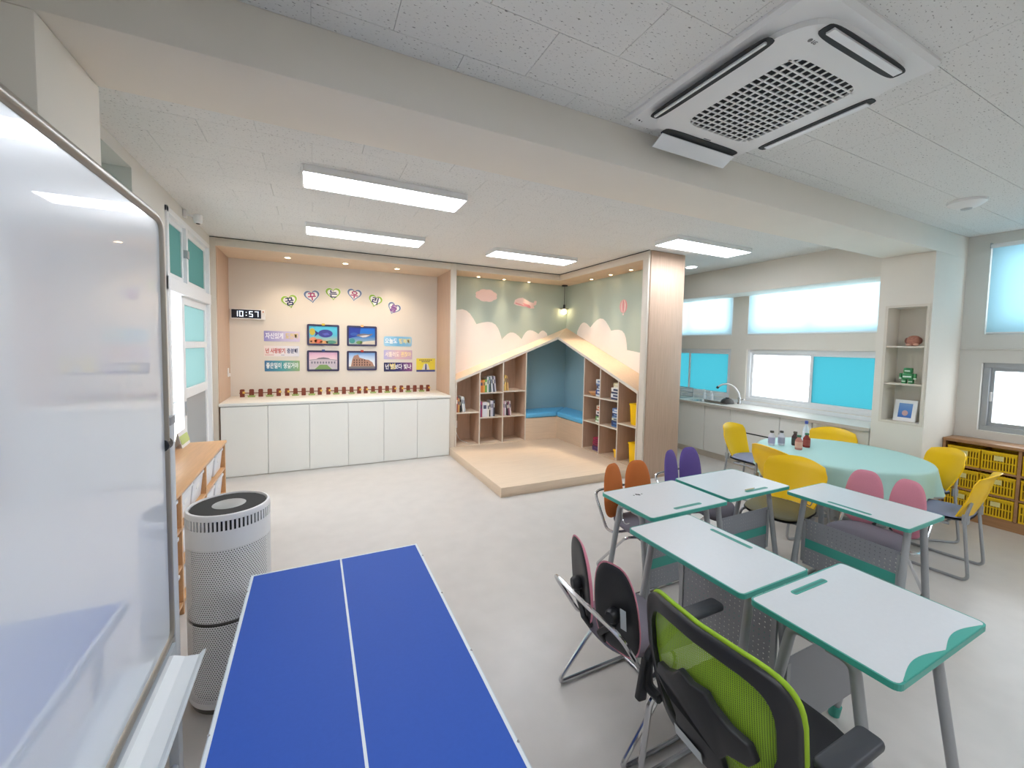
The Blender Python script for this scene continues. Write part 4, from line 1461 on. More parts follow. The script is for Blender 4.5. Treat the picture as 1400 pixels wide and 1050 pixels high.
MB().lathe([(.028, .0815), (.028, .092), (.022, .092)], 20).build('foot', M_BLACK, t, smooth=True)
for i, (yy, hh, lb) in enumerate(((4.72, .14, 'clear soap dispenser behind the sink, nearer the tap'), (4.86, .17, 'taller clear soap dispenser behind the sink, farther from the tap'))):
    t = thing('soap_dispenser', lb, 'dispenser', (6.08, yy, KZ), group='soap dispensers behind the sink')
    MB().lathe([(.028, .0006), (.03, .01), (.03, hh*.6), (.012, hh*.72), (.012, hh*.8)], 16).build('bottle', mat('milky_plastic', (226, 232, 236), .3), t, smooth=True)
    MB().tube(fillet([(0, 0, hh*.8), (0, 0, hh), (-.05, 0, hh-.004)], .012, 3), .006, 8).build('pump', M_WHITEP, t, smooth=True)
t = thing('dish_rack', 'grey steel dish rack on the worktop by the end panel', 'dish rack', (5.92, 5.28, KZ))
for zz in (.012, .09, .17):
    MB().tube(fillet([(-.15, -.2, zz), (.15, -.2, zz), (.15, .2, zz), (-.15, .2, zz)], .03, 3, True), .006, 6, True).build('ring_bar', M_GREYT, t, smooth=True)
for sx in (-.13, .13):
    for sy in (-.18, .18):
        MB().tube([(sx*1.14, sy, .004), (sx*1.14, sy, .172)], .006, 6).build('post', M_GREYT, t)

# ================================================================== round table, cloth, bottles
TX, TY, TR, TZ = 4.74, 2.21, .69, .715
t = thing('round_table', 'round table hidden under a mint green cloth', 'table', (TX, TY, 0))
MB().lathe([(TR-.03, TZ-.03), (TR-.02, TZ-.025), (TR-.02, TZ-.004)], 48).build('table_top', M_WHITE, t)
MB().lathe([(.05, .03), (.04, .06), (.04, TZ-.06), (.12, TZ-.031)], 24).build('pedestal', M_GREYT, t, smooth=True)
for k in range(4):
    a = pi/4+k*pi/2
    MB().tube([(.03*cos(a), .03*sin(a), .055), (.42*cos(a), .42*sin(a), .022)], .018, 8).build('foot', M_GREYT, t, smooth=True)
M_CLOTH = mat('mint_tablecloth', (176, 214, 208), .62, bump=.05, nscale=400)
cl = MB()
NA = 120
prof = [(0.0, 0), (.35, 0), (.62, 0), (.675, -.001), (.692, -.006), (.700, -.02), (.703, -.06), (.706, -.12), (.71, -.18), (.715, -.24)]
vv, ff = [], []
for j, (r, z) in enumerate(prof):
    for k in range(NA):
        a = 2*pi*k/NA
        fold = max(0, -z-.01)/.23
        rr = r+fold*(.030*sin(a*10+.6)+.018*sin(a*17+2))
        zz = TZ+.003+z-(fold*.02*sin(a*5+1))
        vv.append((rr*cos(a), rr*sin(a), zz))
for j in range(len(prof)-1):
    for k in range(NA):
        ff.append((j*NA+k, j*NA+(k+1) % NA, (j+1)*NA+(k+1) % NA, (j+1)*NA+k))
cl.add(vv, ff)
co = cl.build('tablecloth', M_CLOTH, smooth=True, loc=(TX, TY, 0), auto=80)
tag(co, 'mint green cloth draped over the round table', 'tablecloth')


def bottle(x, y, h, r, liquid, cap, lab, label, neck=.5):
    t = thing('bottle', label, 'bottle', (x, y, TZ+.0038), group='small drink bottles on the round table')
    MB().lathe([(r*.9, 0), (r, .006), (r, h*.62), (r*neck, h*.80), (r*neck, h*.88)], 18).build('body', liquid, t, smooth=True)
    MB().lathe([(r*neck+.002, h*.86), (r*neck+.003, h*.87), (r*neck+.003, h*.985), (r*neck, h)], 18).build('cap', cap, t, smooth=True)
    MB().lathe([(r+.0006, h*.14), (r+.0008, h*.15), (r+.0008, h*.54), (r+.0006, h*.55)], 18, cap=False).build('label_wrap', lab, t, smooth=True)


tb = lambda a, b: at(980+a/4.667, 560+b/4.667, 2, TZ+.003)
M_MILK = mat('bottle_white', (224, 222, 232), .3)
M_LIL = mat('bottle_lilac', (176, 170, 204), .5)
M_CAPK = mat('cap_dark', (70, 62, 60), .4)
M_CAPG = mat('cap_green', (60, 110, 84), .4)
for q, h, r, li, ca, lbm, lb in (((348, 226), .155, .031, M_MILK, M_CAPK, M_LIL, 'white bottle with lilac label at the edge of the bottle group'),
                                 ((410, 226), .155, .031, M_MILK, M_CAPK, mat('bottle_grey', (170, 168, 190), .5), 'white bottle with grey-lilac label next to the dark bottles'),
                                 ((497, 228), .150, .031, mat('bottle_dark', (80, 60, 60), .25), mat('cap_brown', (92, 80, 70), .4), mat('label_dark', (60, 66, 60), .5), 'dark brown bottle behind the pink juice bottle'),
                                 ((521, 255), .150, .032, mat('bottle_pink', (196, 130, 120), .25), M_CAPG, mat('label_pink', (220, 170, 150), .5), 'pink juice bottle with green cap'),
                                 ((571, 240), .150, .032, mat('bottle_red', (140, 50, 46), .25), M_CAPG, mat('label_red', (160, 70, 60), .5), 'red juice bottle with green cap')):
    p = tb(*q)
    bottle(p.x, p.y, h, r, li, ca, lbm, lb)
p = tb(548, 232)
bottle(p.x+.16, p.y+.06, .25, .030, mat('bottle_clear', (222, 232, 240), .15), mat('cap_blue', (70, 90, 180), .4), mat('label_white', (236, 240, 246), .5), 'tall clear water bottle with blue cap', .42)

# ================================================================== yellow shell chairs
M_SEATB = mat('blue_grey_seat', (132, 138, 164), .8, noise=.05, nscale=200)


def yellow_chair():
    t = thing('shell_chair', 'x', 'chair')

    def back(u, v):
        z = .47+.36*v
        w = (.185+.05*sin(min(1, v*1.25)*pi/2)-.03*max(0, v-.75)/.25)
        a = (u-.5)*2
        x = -.20-.10*v+.055*a*a-.015*sin(v*pi)-.03*max(0, v-.85)/.15*(1-a*a*.6)
        zz = z-.03*a*a*v*v*1.3
        return (x, a*w, zz)
    MB().sheet(back, 14, 14, .009).build('backrest', M_YEL, t, smooth=True, auto=60)

    def seatmap(a, b, c):
        return (a, b, .445+c+.012*(a/.2)**2*(1 if a < 0 else -1.2)+.010*(b/.2)**2)
    MB().puff(superell(.42, .43, 4, 32), .016, .006, seatmap).build('seat_pad', M_SEATB, t, smooth=True, auto=70)
    MB().puff(superell(.43, .44, 4, 32), .002, .018, lambda a, b, c: (a, b, .432+c+.012*(a/.2)**2*(1 if a < 0 else -1.2)+.010*(b/.2)**2)).build('seat_shell', M_BLACK, t, smooth=True, auto=70)
    for s in (-1, 1):
        y = s*.225
        MB().tube(fillet([(-.225, y*.80, .60), (-.20, y*.93, .46), (-.245, y, .011), (.235, y, .011), (.19, y*.93, .405), (-.12, y*.9, .405)], .045, 5), .011, 8).build('leg_frame', M_GREYT, t, smooth=True)
        B(-.225, -.185, y*.88-.012, y*.88+.012, .43, .50).build('back_bracket', M_GREYT, t, bevel=.004)
    MB().tube([(-.10, -.205, .405), (-.10, .205, .405)], .010, 8).build('cross_bar', M_GREYT, t, smooth=True)
    MB().tube([(.12, -.205, .405), (.12, .205, .405)], .010, 8).build('cross_bar', M_GREYT, t, smooth=True)
    return t


YCH = [((4.64, 1.44), 95, 'yellow shell chair standing clear of the table, in front of the crate shelf'),
       ((5.22, 1.80), 140, 'yellow shell chair between the round table and the crate shelf'),
       ((5.26, 2.56), 197, 'yellow shell chair between the round table and the kitchen counter'),
       ((4.66, 3.02), -84, 'yellow shell chair at the table between the lilac-labelled bottles and kitchen drawers'),
       ((4.16, 2.32), -14, 'yellow shell chair behind the violet chair, pushed up to the table'),
       ((3.40, 1.97), 188, 'yellow shell chair with dark olive seat tucked into the corner of the joined desks')]
yc = yellow_chair()
for i, ((x, y), a, lb) in enumerate(YCH):
    if i == 0:
        yc.location = (x, y, 0)
        yc.rotation_euler = (0, 0, RAD(a))
        yc['label'] = lb
        yc['group'] = 'yellow shell chairs around the round table'
    else:
        c = dup(yc, None, (x, y, 0), RAD(a), lb, 'yellow shell chairs around the round table')
        if i == 5:
            for ch in c.children:
                if ch.name.startswith('seat_pad'):
                    paint(ch, mat('dark_olive_seat', (104, 98, 64), .55))  # seat pad of this one chair coloured dark olive instead of blue-grey

# ================================================================== twin-pad student chairs
M_SEATG = mat('grey_violet_fabric', (120, 116, 127), .9, noise=.06, nscale=300, bump=.1)
M_PADO = mat('orange_fabric', (208, 116, 56), .85, noise=.05, nscale=300)
M_PADV = mat('violet_fabric', (108, 88, 162), .85, noise=.05, nscale=300)
M_PADP = mat('pink_fabric', (214, 138, 156), .85, noise=.05, nscale=300)


def duo_chair():
    t = thing('twin_back_chair', 'x', 'chair')
    PW, PH = .232, .41
    for s in (-1, 1):
        out = []
        for k in range(36):
            a = 2*pi*k/36
            u, v = cos(a), sin(a)
            x_ = PW/2*math.copysign(abs(u)**(2/3.1), u)
            z_ = PH/2*math.copysign(abs(v)**(2/2.5), v)
            x_ *= 1-.10*(z_/(PH/2))
            out.append((x_, z_))
        yaw_ = RAD(14)*s

        def mp(a, b, c, s=s, yaw_=yaw_):
            lx, ly = c-.25*(b+.05)**2-.9*a*a, a
            X_ = lx*cos(yaw_)+ly*sin(yaw_)*1
            Y_ = -lx*sin(yaw_)+ly*cos(yaw_)
            return (-.175+X_-.10*(b+.2), s*.124+Y_, .61+b)
        cu_ = MB().puff(out, .020, .004, mp).build('back_pad', M_PADP, t, smooth=True, auto=70)
        sh = MB().puff([(a*.97, b*.97) for a, b in out], -.002, .016, mp).build('pad_shell', M_BLACK, t, smooth=True, auto=70)
        kp = mp(0, -.02, -.03)
        m_ = MB()
        prof = [(.004, -.03), (.024, -.022), (.032, 0), (.030, .02), (.022, .03)]
        n = 14
        ax = Vector((-cos(yaw_), sin(yaw_)*1, 0))
        m_.lathe(prof, n)
        R = ax.to_track_quat('Z', 'Y').to_matrix()
        m_.v = [tuple(Vector(kp)+R @ Vector(q)*1.0) for q in m_.v]
        m_.build('pivot_knob', M_BLACK, t, smooth=True)
        MB().tube([mp(0, -.06, -.03), (-.235, s*.06, .47), (-.20, s*.05, .42)], .014, 8).build('pad_stem', M_BLACK, t, smooth=True)
    st = MB().puff([(a+(.015 if a > 0 else 0), b*(1+.10*(a/.2))) for a, b in superell(.45, .43, 3, 36)], .028, .030, lambda a, b, c: (a+.02, b, .402+c-.05*max(0, (a-.08)/.14)**2+.010*(b/.2)**2))
    st.build('seat', M_SEATG, t, smooth=True, auto=70)
    B(-.12, .10, -.13, .13, .358, .3725).build('seat_plate', M_BLACK, t, bevel=.004)
    for s in (-1, 1):
        MB().tube(fillet([(.10, s*.12, .362), (.06, s*.228, .362), (-.255, s*.235, .011), (.20, s*.235, .011)], .045, 5), .0105, 8).build('sled_leg', M_CHROME, t, smooth=True)
    MB().tube([(.18, -.235, .011), (.18, .235, .011)], .0095, 8).build('floor_bar', M_CHROME, t, smooth=True)
    MB().tube(fillet([(-.02, .13, .362), (-.06, .235, .35), (-.13, .245, .35), (-.285, .250, .59), (-.30, 0, .60), (-.285, -.250, .59), (-.13, -.245, .35), (-.06, -.235, .35), (-.02, -.13, .362)], .06, 6), .0105, 8).build('back_loop', M_CHROME, t, smooth=True)
    return t


def repaint(t, m_):
    for ch in t.children:
        if ch.name.startswith('back_pad'):
            paint(ch, m_)


dc = duo_chair()
DCH = [((1.36, 1.44), 0, M_PADP, 'pink twin-pad student chair with black pad shells turned outward, beside the green mesh chair'),
       ((2.235, 2.27), -90, M_PADO, 'orange twin-pad student chair pushed under the corner desk'),
       ((3.02, 2.42), -88, M_PADV, 'violet twin-pad student chair behind the desks, near the end panel'),
       ((3.62, 1.46), 182, M_PADP, 'pink twin-pad student chair between the desks and the round table')]
for i, ((x, y), a, m_, lb) in enumerate(DCH):
    if i == 0:
        c = dc
        c.location = (x, y, 0)
        c.rotation_euler = (0, 0, RAD(a))
        c['label'] = lb
        c['group'] = 'twin-pad student chairs at the desks'
    else:
        c = dup(dc, None, (x, y, 0), RAD(a), lb, 'twin-pad student chairs at the desks')
    if m_ is not M_PADP:
        repaint(c, m_)
    if i == 0:
        sticker = B(-.0006, .0006, -.014, .014, -.045, .045).build('sticker', mat('label_sticker', (196, 200, 204), .5), c, loc=(-.218, -.186, .60))
        sticker.rotation_euler = (0, RAD(-6), RAD(14))

# ================================================================== green mesh office chair
M_MESH = perforated('lime_mesh', (150, 188, 36), .006, .26, 'YZ', rough=.7)
M_LIME = mat('lime_cloth', (156, 192, 44), .8, bump=.3, nscale=500)
gc = thing('mesh_office_chair', 'lime green mesh-backed black office chair with armrests at the desk end', 'chair', (1.36, .852, 0), RAD(0))


def gout(kw=1., kz=1., n=44):
    out = []
    for k in range(n):
        a = 2*pi*k/n
        u, v = cos(a), sin(a)
        y_ = .280*math.copysign(abs(u)**(2/5.2), u)
        z_ = .235*math.copysign(abs(v)**(2/5.2), v)
        y_ *= 1-.20*max(0, -(z_-.02)/.235)-.03*max(0, z_/.235)
        z_ += .018*(1-(y_/.280)**2)*(1 if v > 0 else .3)
        out.append((y_*kw, z_*kz))
    return out


def gmap(a, b, c):
    # a across, b up, c forward
    return (-.245+c+1.0*a*a-.16*(b+.1)+.25*b*b, a, .605+b)


go, gi = gout(), gout(.82, .80)
n = len(go)


def gring(o_, i_, c0, c1_):
    v = [gmap(a, b, c) for c in (c0, c1_) for q in (o_, i_) for a, b in q]
    f = []
    for i in range(n):
        j = (i+1) % n
        f += [(i, j, n+j, n+i), (2*n+j, 2*n+i, 3*n+i, 3*n+j), (i, 2*n+i, 2*n+j, j), (n+j, 3*n+j, 3*n+i, n+i)]
    return MB().add(v, f)


gring(go, gi, -.020, .004).build('back_frame', M_BLACK, gc, smooth=True, bevel=.006, auto=60)
gring([(a*1.01, b*1.01+.003) for a, b in go], gout(.90, .89), .0045, .020).build('mesh_edge', M_LIME, gc, smooth=True, bevel=.005, auto=60)
ms = MB()
rings_ = [1, .8, .6, .4, .2]
v_, f_ = [], []
for q in rings_:
    v_ += [gmap(a*q, b*q, .006) for a, b in gout(.86, .85)]
for r_ in range(4):
    for i in range(n):
        j = (i+1) % n
        f_.append((r_*n+i, r_*n+j, (r_+1)*n+j, (r_+1)*n+i))
v_.append(gmap(0, 0, .006))
for i in range(n):
    f_.append((4*n+i, 4*n+(i+1) % n, 5*n))
ms.add(v_, f_).build('back_mesh', M_MESH, gc, smooth=True)
# rear lumbar bracket: trunk rising from the lower frame into two lobes
br_poly = [(-.10, -.225), (.10, -.225), (.085, -.12), (.11, -.085), (.165, -.075), (.185, -.045), (.17, .0), (.12, .015), (.075, .045), (.05, .075), (0, .065), (-.05, .075), (-.075, .045), (-.12, .015), (-.17, .0), (-.185, -.045), (-.165, -.075), (-.11, -.085), (-.085, -.12)]
lb_ = MB()
N2 = len(br_poly)
lv = [gmap(a, b, -.004) for a, b in br_poly]+[gmap(a, b, -.034) for a, b in br_poly]
lb_.add(lv, [tuple(range(N2)), tuple(range(2*N2-1, N2-1, -1))]+[(i, (i+1) % N2, N2+(i+1) % N2, N2+i) for i in range(N2)]).build('lumbar_bracket', M_BLACK, gc, bevel=.007, seg=3, auto=60)
sk_ = [gmap(a, b, -.0365) for a, b in ((-.02, -.205), (.095, -.205), (.095, -.165), (-.02, -.165))]
sk_ += [gmap(a, b, -.0355) for a, b in ((-.02, -.205), (.095, -.205), (.095, -.165), (-.02, -.165))]
MB().add(sk_, [(0, 1, 2, 3), (7, 6, 5, 4), (0, 4, 5, 1), (1, 5, 6, 2), (2, 6, 7, 3), (3, 7, 4, 0)]).build('sticker', mat('label_sticker', (196, 200, 204), .5), gc)
MB().puff(superell(.46, .47, 4, 36), .035, .03, lambda a, b, c: (a+.04, b, .445+c-.05*max(0, (a-.12)/.12)**2)).build('seat', mat('black_fabric', (38, 38, 42), .9), gc, smooth=True, auto=70)
for s in (-1, 1):
    MB().tube(fillet([(-.20, s*.21, .41), (-.20, s*.275, .41), (-.19, s*.29, .52), (-.01, s*.305, .594)], .05, 5), .020, 8).build('arm_post', M_BLACK, gc, smooth=True)
    ax_ = .11 if s > 0 else -.03
    MB().prism([(x+ax_, s*.305+y) for x, y in rrect(.25, .07, .02, 4)], .595, .622).build('arm_pad', mat('arm_grey', (52, 54, 60), .5), gc, bevel=.010, seg=3)
    MB().tube(fillet([(.12, s*.2, .39), (.10, s*.265, .39), (-.17, s*.285, .35), (-.21, s*.29, .012), (.22, s*.29, .012)], .05, 5), .0125, 8).build('sled_leg', M_CHROME, gc, smooth=True)
    MB().prism([(-.245, .36), (-.205, .355), (-.185, .50), (-.215, .52)], s*.285-.014, s*.285+.014, 'y').build('hinge_cover', M_BLACK, gc, bevel=.006)
MB().tube([(.20, -.29, .012), (.20, .29, .012)], .0115, 8).build('floor_bar', M_CHROME, gc, smooth=True)

# ================================================================== student desks
M_PERF = perforated('perforated_steel', (150, 152, 158), .026, .14, 'XZ', rough=.45, metal=.2)
M_PERF2 = perforated('perforated_tray', (140, 142, 148), .024, .13, 'XZ', rough=.5, metal=.2)


def desk():
    """long side along x, user side at -y"""
    t = thing('student_desk', 'x', 'desk')
    DW, DD, DZ_ = .68, .475, .72
    MB().prism(rrect(DW-.014, DD-.014, .018, 4), DZ_-.020, DZ_).build('desk_top', M_DESK, t)
    MB().ring(rrect(DW, DD, .025, 4), rrect(DW-.0138, DD-.0138, .018, 4), DZ_-.022, DZ_-.0006).build('edge_band', M_TEAL, t)
    MB().prism(rrect(.24, .026, .012, 4, -.02, DD/2-.055), DZ_+.0002, DZ_+.0016).build('pen_groove', M_TEAL, t)
    MB().prism(rrect(.225, .012, .006, 3, -.02, DD/2-.055), DZ_+.0017, DZ_+.0021).build('groove_floor', mat('teal_dark', (46, 128, 116), .4), t)
    for sx in (-1, 1):
        x = sx*(DW/2-.055)
        for sy in (-1, 1):
            lg = MB()
            lg.tube(fillet([(x, sy*.02, DZ_-.042), (x, sy*.10, DZ_-.042), (x+sx*.012, sy*.205, .03)], .05, 5), .0185, 10)
            lo = lg.build('leg', M_GREYT, t, smooth=True)
            MB().tube([(x+sx*.0112, sy*.199, .055), (x+sx*.0125, sy*.208, .0)], .023, 12).build('foot_cap', M_TEAL, lo, smooth=True)
        B(x-.012, x+.012, -.19, .19, DZ_-.028, DZ_-.0225).build('mount_plate', M_GREYT, t)
    px0, px1 = -DW/2+.075, DW/2-.075
    B(px0, px1, .118, .121, .20, .53).build('modesty_panel', M_PERF, t)
    B(px0, px1, .1212, .1240, .325, .388).build('panel_stripe', M_TEAL, t)
    for sx in (-1, 1):
        B(sx*(DW/2-.075)-.012, sx*(DW/2-.075)+.012, .112, .1285, .22, .51).build('panel_bracket', M_GREYT, t)
    MB().tube(fillet([(DW/2-.03, -.05, DZ_-.022), (DW/2-.03, -.05, .60), (DW/2-.03, -.02, .575), (DW/2-.03, .02, .60)], .02, 4), .0035, 6).build('bag_hook', M_CHROME, t, smooth=True)
    return t


DK = [((1.917, .775), 0, 'student desk nearest the green mesh chair, with its long side clear of the group'),
      ((1.81, 1.375), -90, 'student desk with the pink chair drawn away from it'),
      ((2.13, 1.99), 180, 'student desk at the corner by the orange chair, with a small black mark'),
      ((2.85, 2.01), 180, 'student desk in front of the violet chair'),
      ((3.28, 1.385), 90, 'student desk in front of the pink chair by the round table')]
dk = desk()
for i, ((x, y), a, lb) in enumerate(DK):
    if i == 0:
        c = dk
        c.location = (x, y, 0)
        c['label'] = lb
        c['group'] = 'white and teal student desks pushed together'
    else:
        c = dup(dk, None, (x, y, 0), RAD(a), lb, 'white and teal student desks pushed together')
    if i == 4:                                        # only the free-standing desk shows the wave-shaped inlay
        wv = []
        for k in range(29):
            x = -.30+.60*k/28
            wv.append((x, -.475/2+.008+.026*max(0, sin(pi*abs(x)/.30))**1.1))
        MB().prism([(-.30, -.475/2+.002), (.30, -.475/2+.002)]+wv[::-1], .7202, .7216).build('wave_inlay', M_TEAL, dk)
    if i == 2:
        for k, (dx, dy, r_) in enumerate(((-.03, 0, .005), (0, .004, .010), (.012, -.006, .009), (.04, 0, .005))):
            MB().prism(superell(2*r_, 2.4*r_, 2.2, 10, .13+dx, -.10+dy), .7202, .7208).build('ink_mark', M_BLACK, c)
p = at(1030, 671, 2, .722)
t = thing('pencil', 'short pale pencil lying in the groove of the violet chair desk', 'pencil', (p.x, 1.843, .7265))
MB().tube([(-.05, 0, 0), (.04, 0, 0)], .0042, 6).build('barrel', mat('pencil_cream', (222, 210, 170), .5), t)
MB().tube([(.0402, 0, 0), (.052, 0, 0)], .002, 6).build('tip', M_BLACK, t)

# ================================================================== table tennis table
PT = .70
a, b = at(343, 787, 2, PT), at(570, 743, 2, PT)
PX0, PX1, PY1 = a.x, b.x, (a.y+b.y)/2
PY0 = PY1-1.42
t = thing('table_tennis_table', 'small blue table tennis table with white edge and centre lines', 'table', ((PX0+PX1)/2, (PY0+PY1)/2, 0))
w, l = (PX1-PX0)/2, (PY1-PY0)/2
M_PPB = mat('table_tennis_blue', (48, 92, 188), .6, noise=.02, nscale=80, spec=.3)
M_PPW = mat('table_line_white', (232, 238, 242), .45)
B(-w+.004, w-.004, -l+.004, l-.004, PT-.016, PT-.0006).build('playing_board', M_PPB, t)
for x0, x1, y0, y1 in ((-w+.003, -w+.012, -l, l), (w-.012, w-.003, -l, l), (-w+.012, w-.012, l-.010, l-.002), (-w+.012, w-.012, -l+.002, -l+.010), (-.004, .004, -l+.010, l-.010)):
    B(x0, x1, y0, y1, PT-.0005, PT+.0003).build('painted_line', M_PPW, t)
MB().ring(rrect(2*w, 2*l, .004, 1), rrect(2*w-.008, 2*l-.008, .002, 1), PT-.045, PT-.0008).build('edge_frame', mat('edge_aluminium', (206, 214, 220), .35, .5), t)
for s in (-1, 1):
    for yy in (-.45, -.1, .25, .58):
        MB().lathe([(.004, 0), (.0035, .002), (.001, .003)], 8, (s*(w-.002), yy, PT-.0004)).build('rivet', M_CHROME, t)
    for yy in (-l+.12, l-.12):
        MB().tube([(s*(w-.05), yy, .0), (s*(w-.05), yy, PT-.017)], .016, 10).build('leg', M_GREYT, t, smooth=True)
        B(s*(w-.05)-.022, s*(w-.05)+.022, yy-.022, yy+.022, 0, .02).build('foot', M_BLACK, t, bevel=.004)
for yy in (-l+.12, l-.12):
    MB().tube([(-w+.05, yy, .18), (w-.05, yy, .18)], .012, 8).build('cross_rail', M_GREYT, t, smooth=True)

# ================================================================== mobile whiteboard
WX = -.4575
t = thing('mobile_whiteboard', 'glossy mobile whiteboard with champagne frame and pen tray', 'whiteboard', (WX, .86, 0))
WZ0, WZ1, WL = .675, 2.12, .905
M_WB = mat('whiteboard_enamel', (228, 234, 243), .25, spec=.4, coat=1.)
M_WB.node_tree.nodes['Principled BSDF'].inputs['Coat Roughness'].default_value = .015
M_WBF = mat('champagne_frame', (150, 142, 132), .35, .35)
B(-.012, -.001, -WL+.01, WL-.01, WZ0+.01, WZ1-.01).build('writing_surface', M_WB, t)
B(-.030, -.013, -WL+.02, WL-.02, WZ0+.02, WZ1-.02).build('back_sheet', M_GREYT, t)
fp = fillet([(-.008, -WL, WZ0), (-.008, WL, WZ0), (-.008, WL, WZ1), (-.008, -WL, WZ1)], .05, 5, True)
MB().tube(fp, .017, 10, True).build('frame_tube', M_WBF, t, smooth=True)
# pen tray
tr = [(.018, .655), (.10, .640), (.115, .652), (.118, .665), (.110, .662), (.098, .650), (.060, .655), (.030, .668), (.018, .668)]
MB().prism([(a, b) for a, b in tr], -WL+.05, WL-.10, 'y').build('pen_tray', mat('tray_white', (226, 230, 232), .4), t)
B(.006, .0175, -WL+.03, WL-.02, WZ0-.06, WZ0-.012).build('tray_rail', mat('rail_grey', (190, 198, 206), .4, .3), t)
M_POST = mat('stand_post', (208, 213, 219), .4, .2)
for s, nm in ((1, 'a'), (-1, 'b')):
    yy = s*(WL+.055)
    B(-.026, .004, yy-.026, yy+.026, .06, 1.42).build('stand_post', M_POST, t, bevel=.004)
    B(-.028, .006, yy-.028, yy+.028, 1.4205, 1.45).build('post_cap', M_GREYT, t, bevel=.003)
    B(-.28, .26, yy-.024, yy+.024, .035, .075).build('foot_beam', M_POST, t, bevel=.005)
    MB().tube([(-.01, yy-s*.026, 1.36), (-.01, yy-s*.07, 1.36)], .022, 14).build('tilt_knob', M_BLACK, t, smooth=True)
    B(-.020, .002, min(yy-s*.027, yy-s*.045), max(yy-s*.027, yy-s*.045), .60, .66).build('clamp', M_GREYT, t)
    for xx in (-.25, .23):
        MB().tube([(xx, yy-.014, .019), (xx, yy+.014, .019)], .018, 14).build('castor', M_BLACK, t, smooth=True)
MB().tube([(-.012, -WL-.03, .16), (-.012, WL+.03, .16)], .014, 8).build('stand_rail', M_POST, t, smooth=True)

# ================================================================== air purifier
AR, AH = .172, .945
ap = thing('air_purifier', 'tall white cylindrical air purifier with perforated sides and dark top', 'air purifier', (-.375, 2.35, 0), RAD(-60))
M_PURW = mat('purifier_white', (242, 240, 240), .42)
M_PURP = perforated('purifier_perforated', (240, 238, 238), .0105, .26, 'CYL', AR, rough=.45, stagger=True)
M_PURD = mat('purifier_grey', (92, 88, 84), .4)
MB().lathe([(AR-.012, .0), (AR-.008, .03)], 48).build('base', M_PURD, ap, smooth=True)
MB().lathe([(AR-.002, .0305), (AR, .035), (AR, .06)], 64).build('lower_band', M_PURW, ap, smooth=True)
MB().lathe([(AR, .0601), (AR, .425)], 64, cap=False).build('lower_screen', M_PURP, ap, smooth=True)
MB().lathe([(AR-.004, .426), (AR-.004, .439)], 64).build('middle_joint', M_PURD, ap, smooth=True)
MB().lathe([(AR, .4395), (AR, .775)], 64, cap=False).build('upper_screen', M_PURP, ap, smooth=True)
MB().lathe([(AR, .7755), (AR, .865)], 64, cap=False).build('upper_band', M_PURW, ap, smooth=True)
MB().lathe([(AR-.02, .061), (AR-.02, .93)], 32).build('filter_core', M_DARK, ap, smooth=True)
sl_ = MB()
for k in range(64):
    a = 2*pi*k/64
    sl_.obox(((AR-.002)*cos(a), (AR-.002)*sin(a), .887), (.006, .0085, .044), Matrix.Rotation(a, 3, 'Z'))
sl_.build('vent_ribs', M_PURW, ap)
MB().lathe([(AR-.006, .9085), (AR+.0005, .910), (AR+.0005, .925), (AR-.004, .934), (AR-.012, .936), (AR-.016, .926)], 64, cap=False).build('rim', M_PURW, ap, smooth=True)
MB().lathe([(AR-.017, .918), (AR-.06, .905), (.06, .905), (.001, .905)], 48, cap=False).build('fan_dish', M_PURD, ap, smooth=True)
fb = MB()
for k in range(44):
    a = 2*pi*k/44
    fb.obox(((AR+.05)/2*cos(a)-.006*sin(a), (AR+.05)/2*sin(a)+.006*cos(a), .920), (AR-.082, .0022, .014), Matrix.Rotation(a+.25, 3, 'Z'))
fb.build('fan_grille', mat('grille_grey', (150, 146, 140), .4), ap)
MB().lathe([(.070, .915), (.072, .928), (.068, .931), (.001, .931)], 40, cap=False).build('control_disc', mat('control_grey', (176, 176, 174), .35), ap, smooth=True)
for a0 in (-25,):
    st = MB()
    for k in range(2):
        st.obox(((AR+.001)*cos(RAD(a0+230)), (AR+.001)*sin(RAD(a0+230)), .855-.05*k), (.004, .05, .005), Matrix.Rotation(RAD(a0+230), 3, 'Z'))
    st.build('catch_slot', M_PURD, ap)
for a0 in (168, 192):
    MB().obox(((AR+.0006)*cos(RAD(a0)), (AR+.0006)*sin(RAD(a0)), .425), (.003, .016, .70), Matrix.Rotation(RAD(a0), 3, 'Z')).build('side_strip', M_PURW, ap)

# ================================================================== crate shelf (right)
SXF, SXB = 6.11, XN-.003
sh = thing('crate_shelf', 'low brown wooden shelf filled with yellow plastic crates', 'shelf', (0, 0, 0))
sy1, sy0 = BY0-.006, .80
B(SXF-.012, SXB, sy0-.01, sy1, .800, .832).build('top_board', M_BROWN, sh, bevel=.004)
B(SXF, SXB, sy1-.022, sy1, 0, .799).build('side_board', M_BROWN, sh)
B(SXF, SXB, sy0, sy0+.022, 0, .799).build('side_board', M_BROWN, sh)
B(SXF+.005, SXF+.02, sy0+.022, sy1-.022, 0, .095).build('plinth', M_BROWN, sh)
B(SXB-.008, SXB, sy0+.022, sy1-.022, .10, .799).build('back_board', M_BROWN, sh)
ydv = [sy1-.022, 1.345, sy0+.022]
for y in ydv[1:2]:
    B(SXF, SXB-.009, y-.011, y+.011, .101, .799).build('divider', M_BROWN, sh)
rows = [.100, .325, .562]
for c in range(2):
    a, b = ydv[c+1]+(.011 if c < 1 else 0), ydv[c]-(.011 if c else 0)
    for z in rows:
        B(SXF+.002, SXB-.009, a+.0005, b-.0005, z-.018, z).build('shelf_board', M_BROWN, sh)
M_CRATE = mat('crate_yellow', (238, 196, 22), .4)


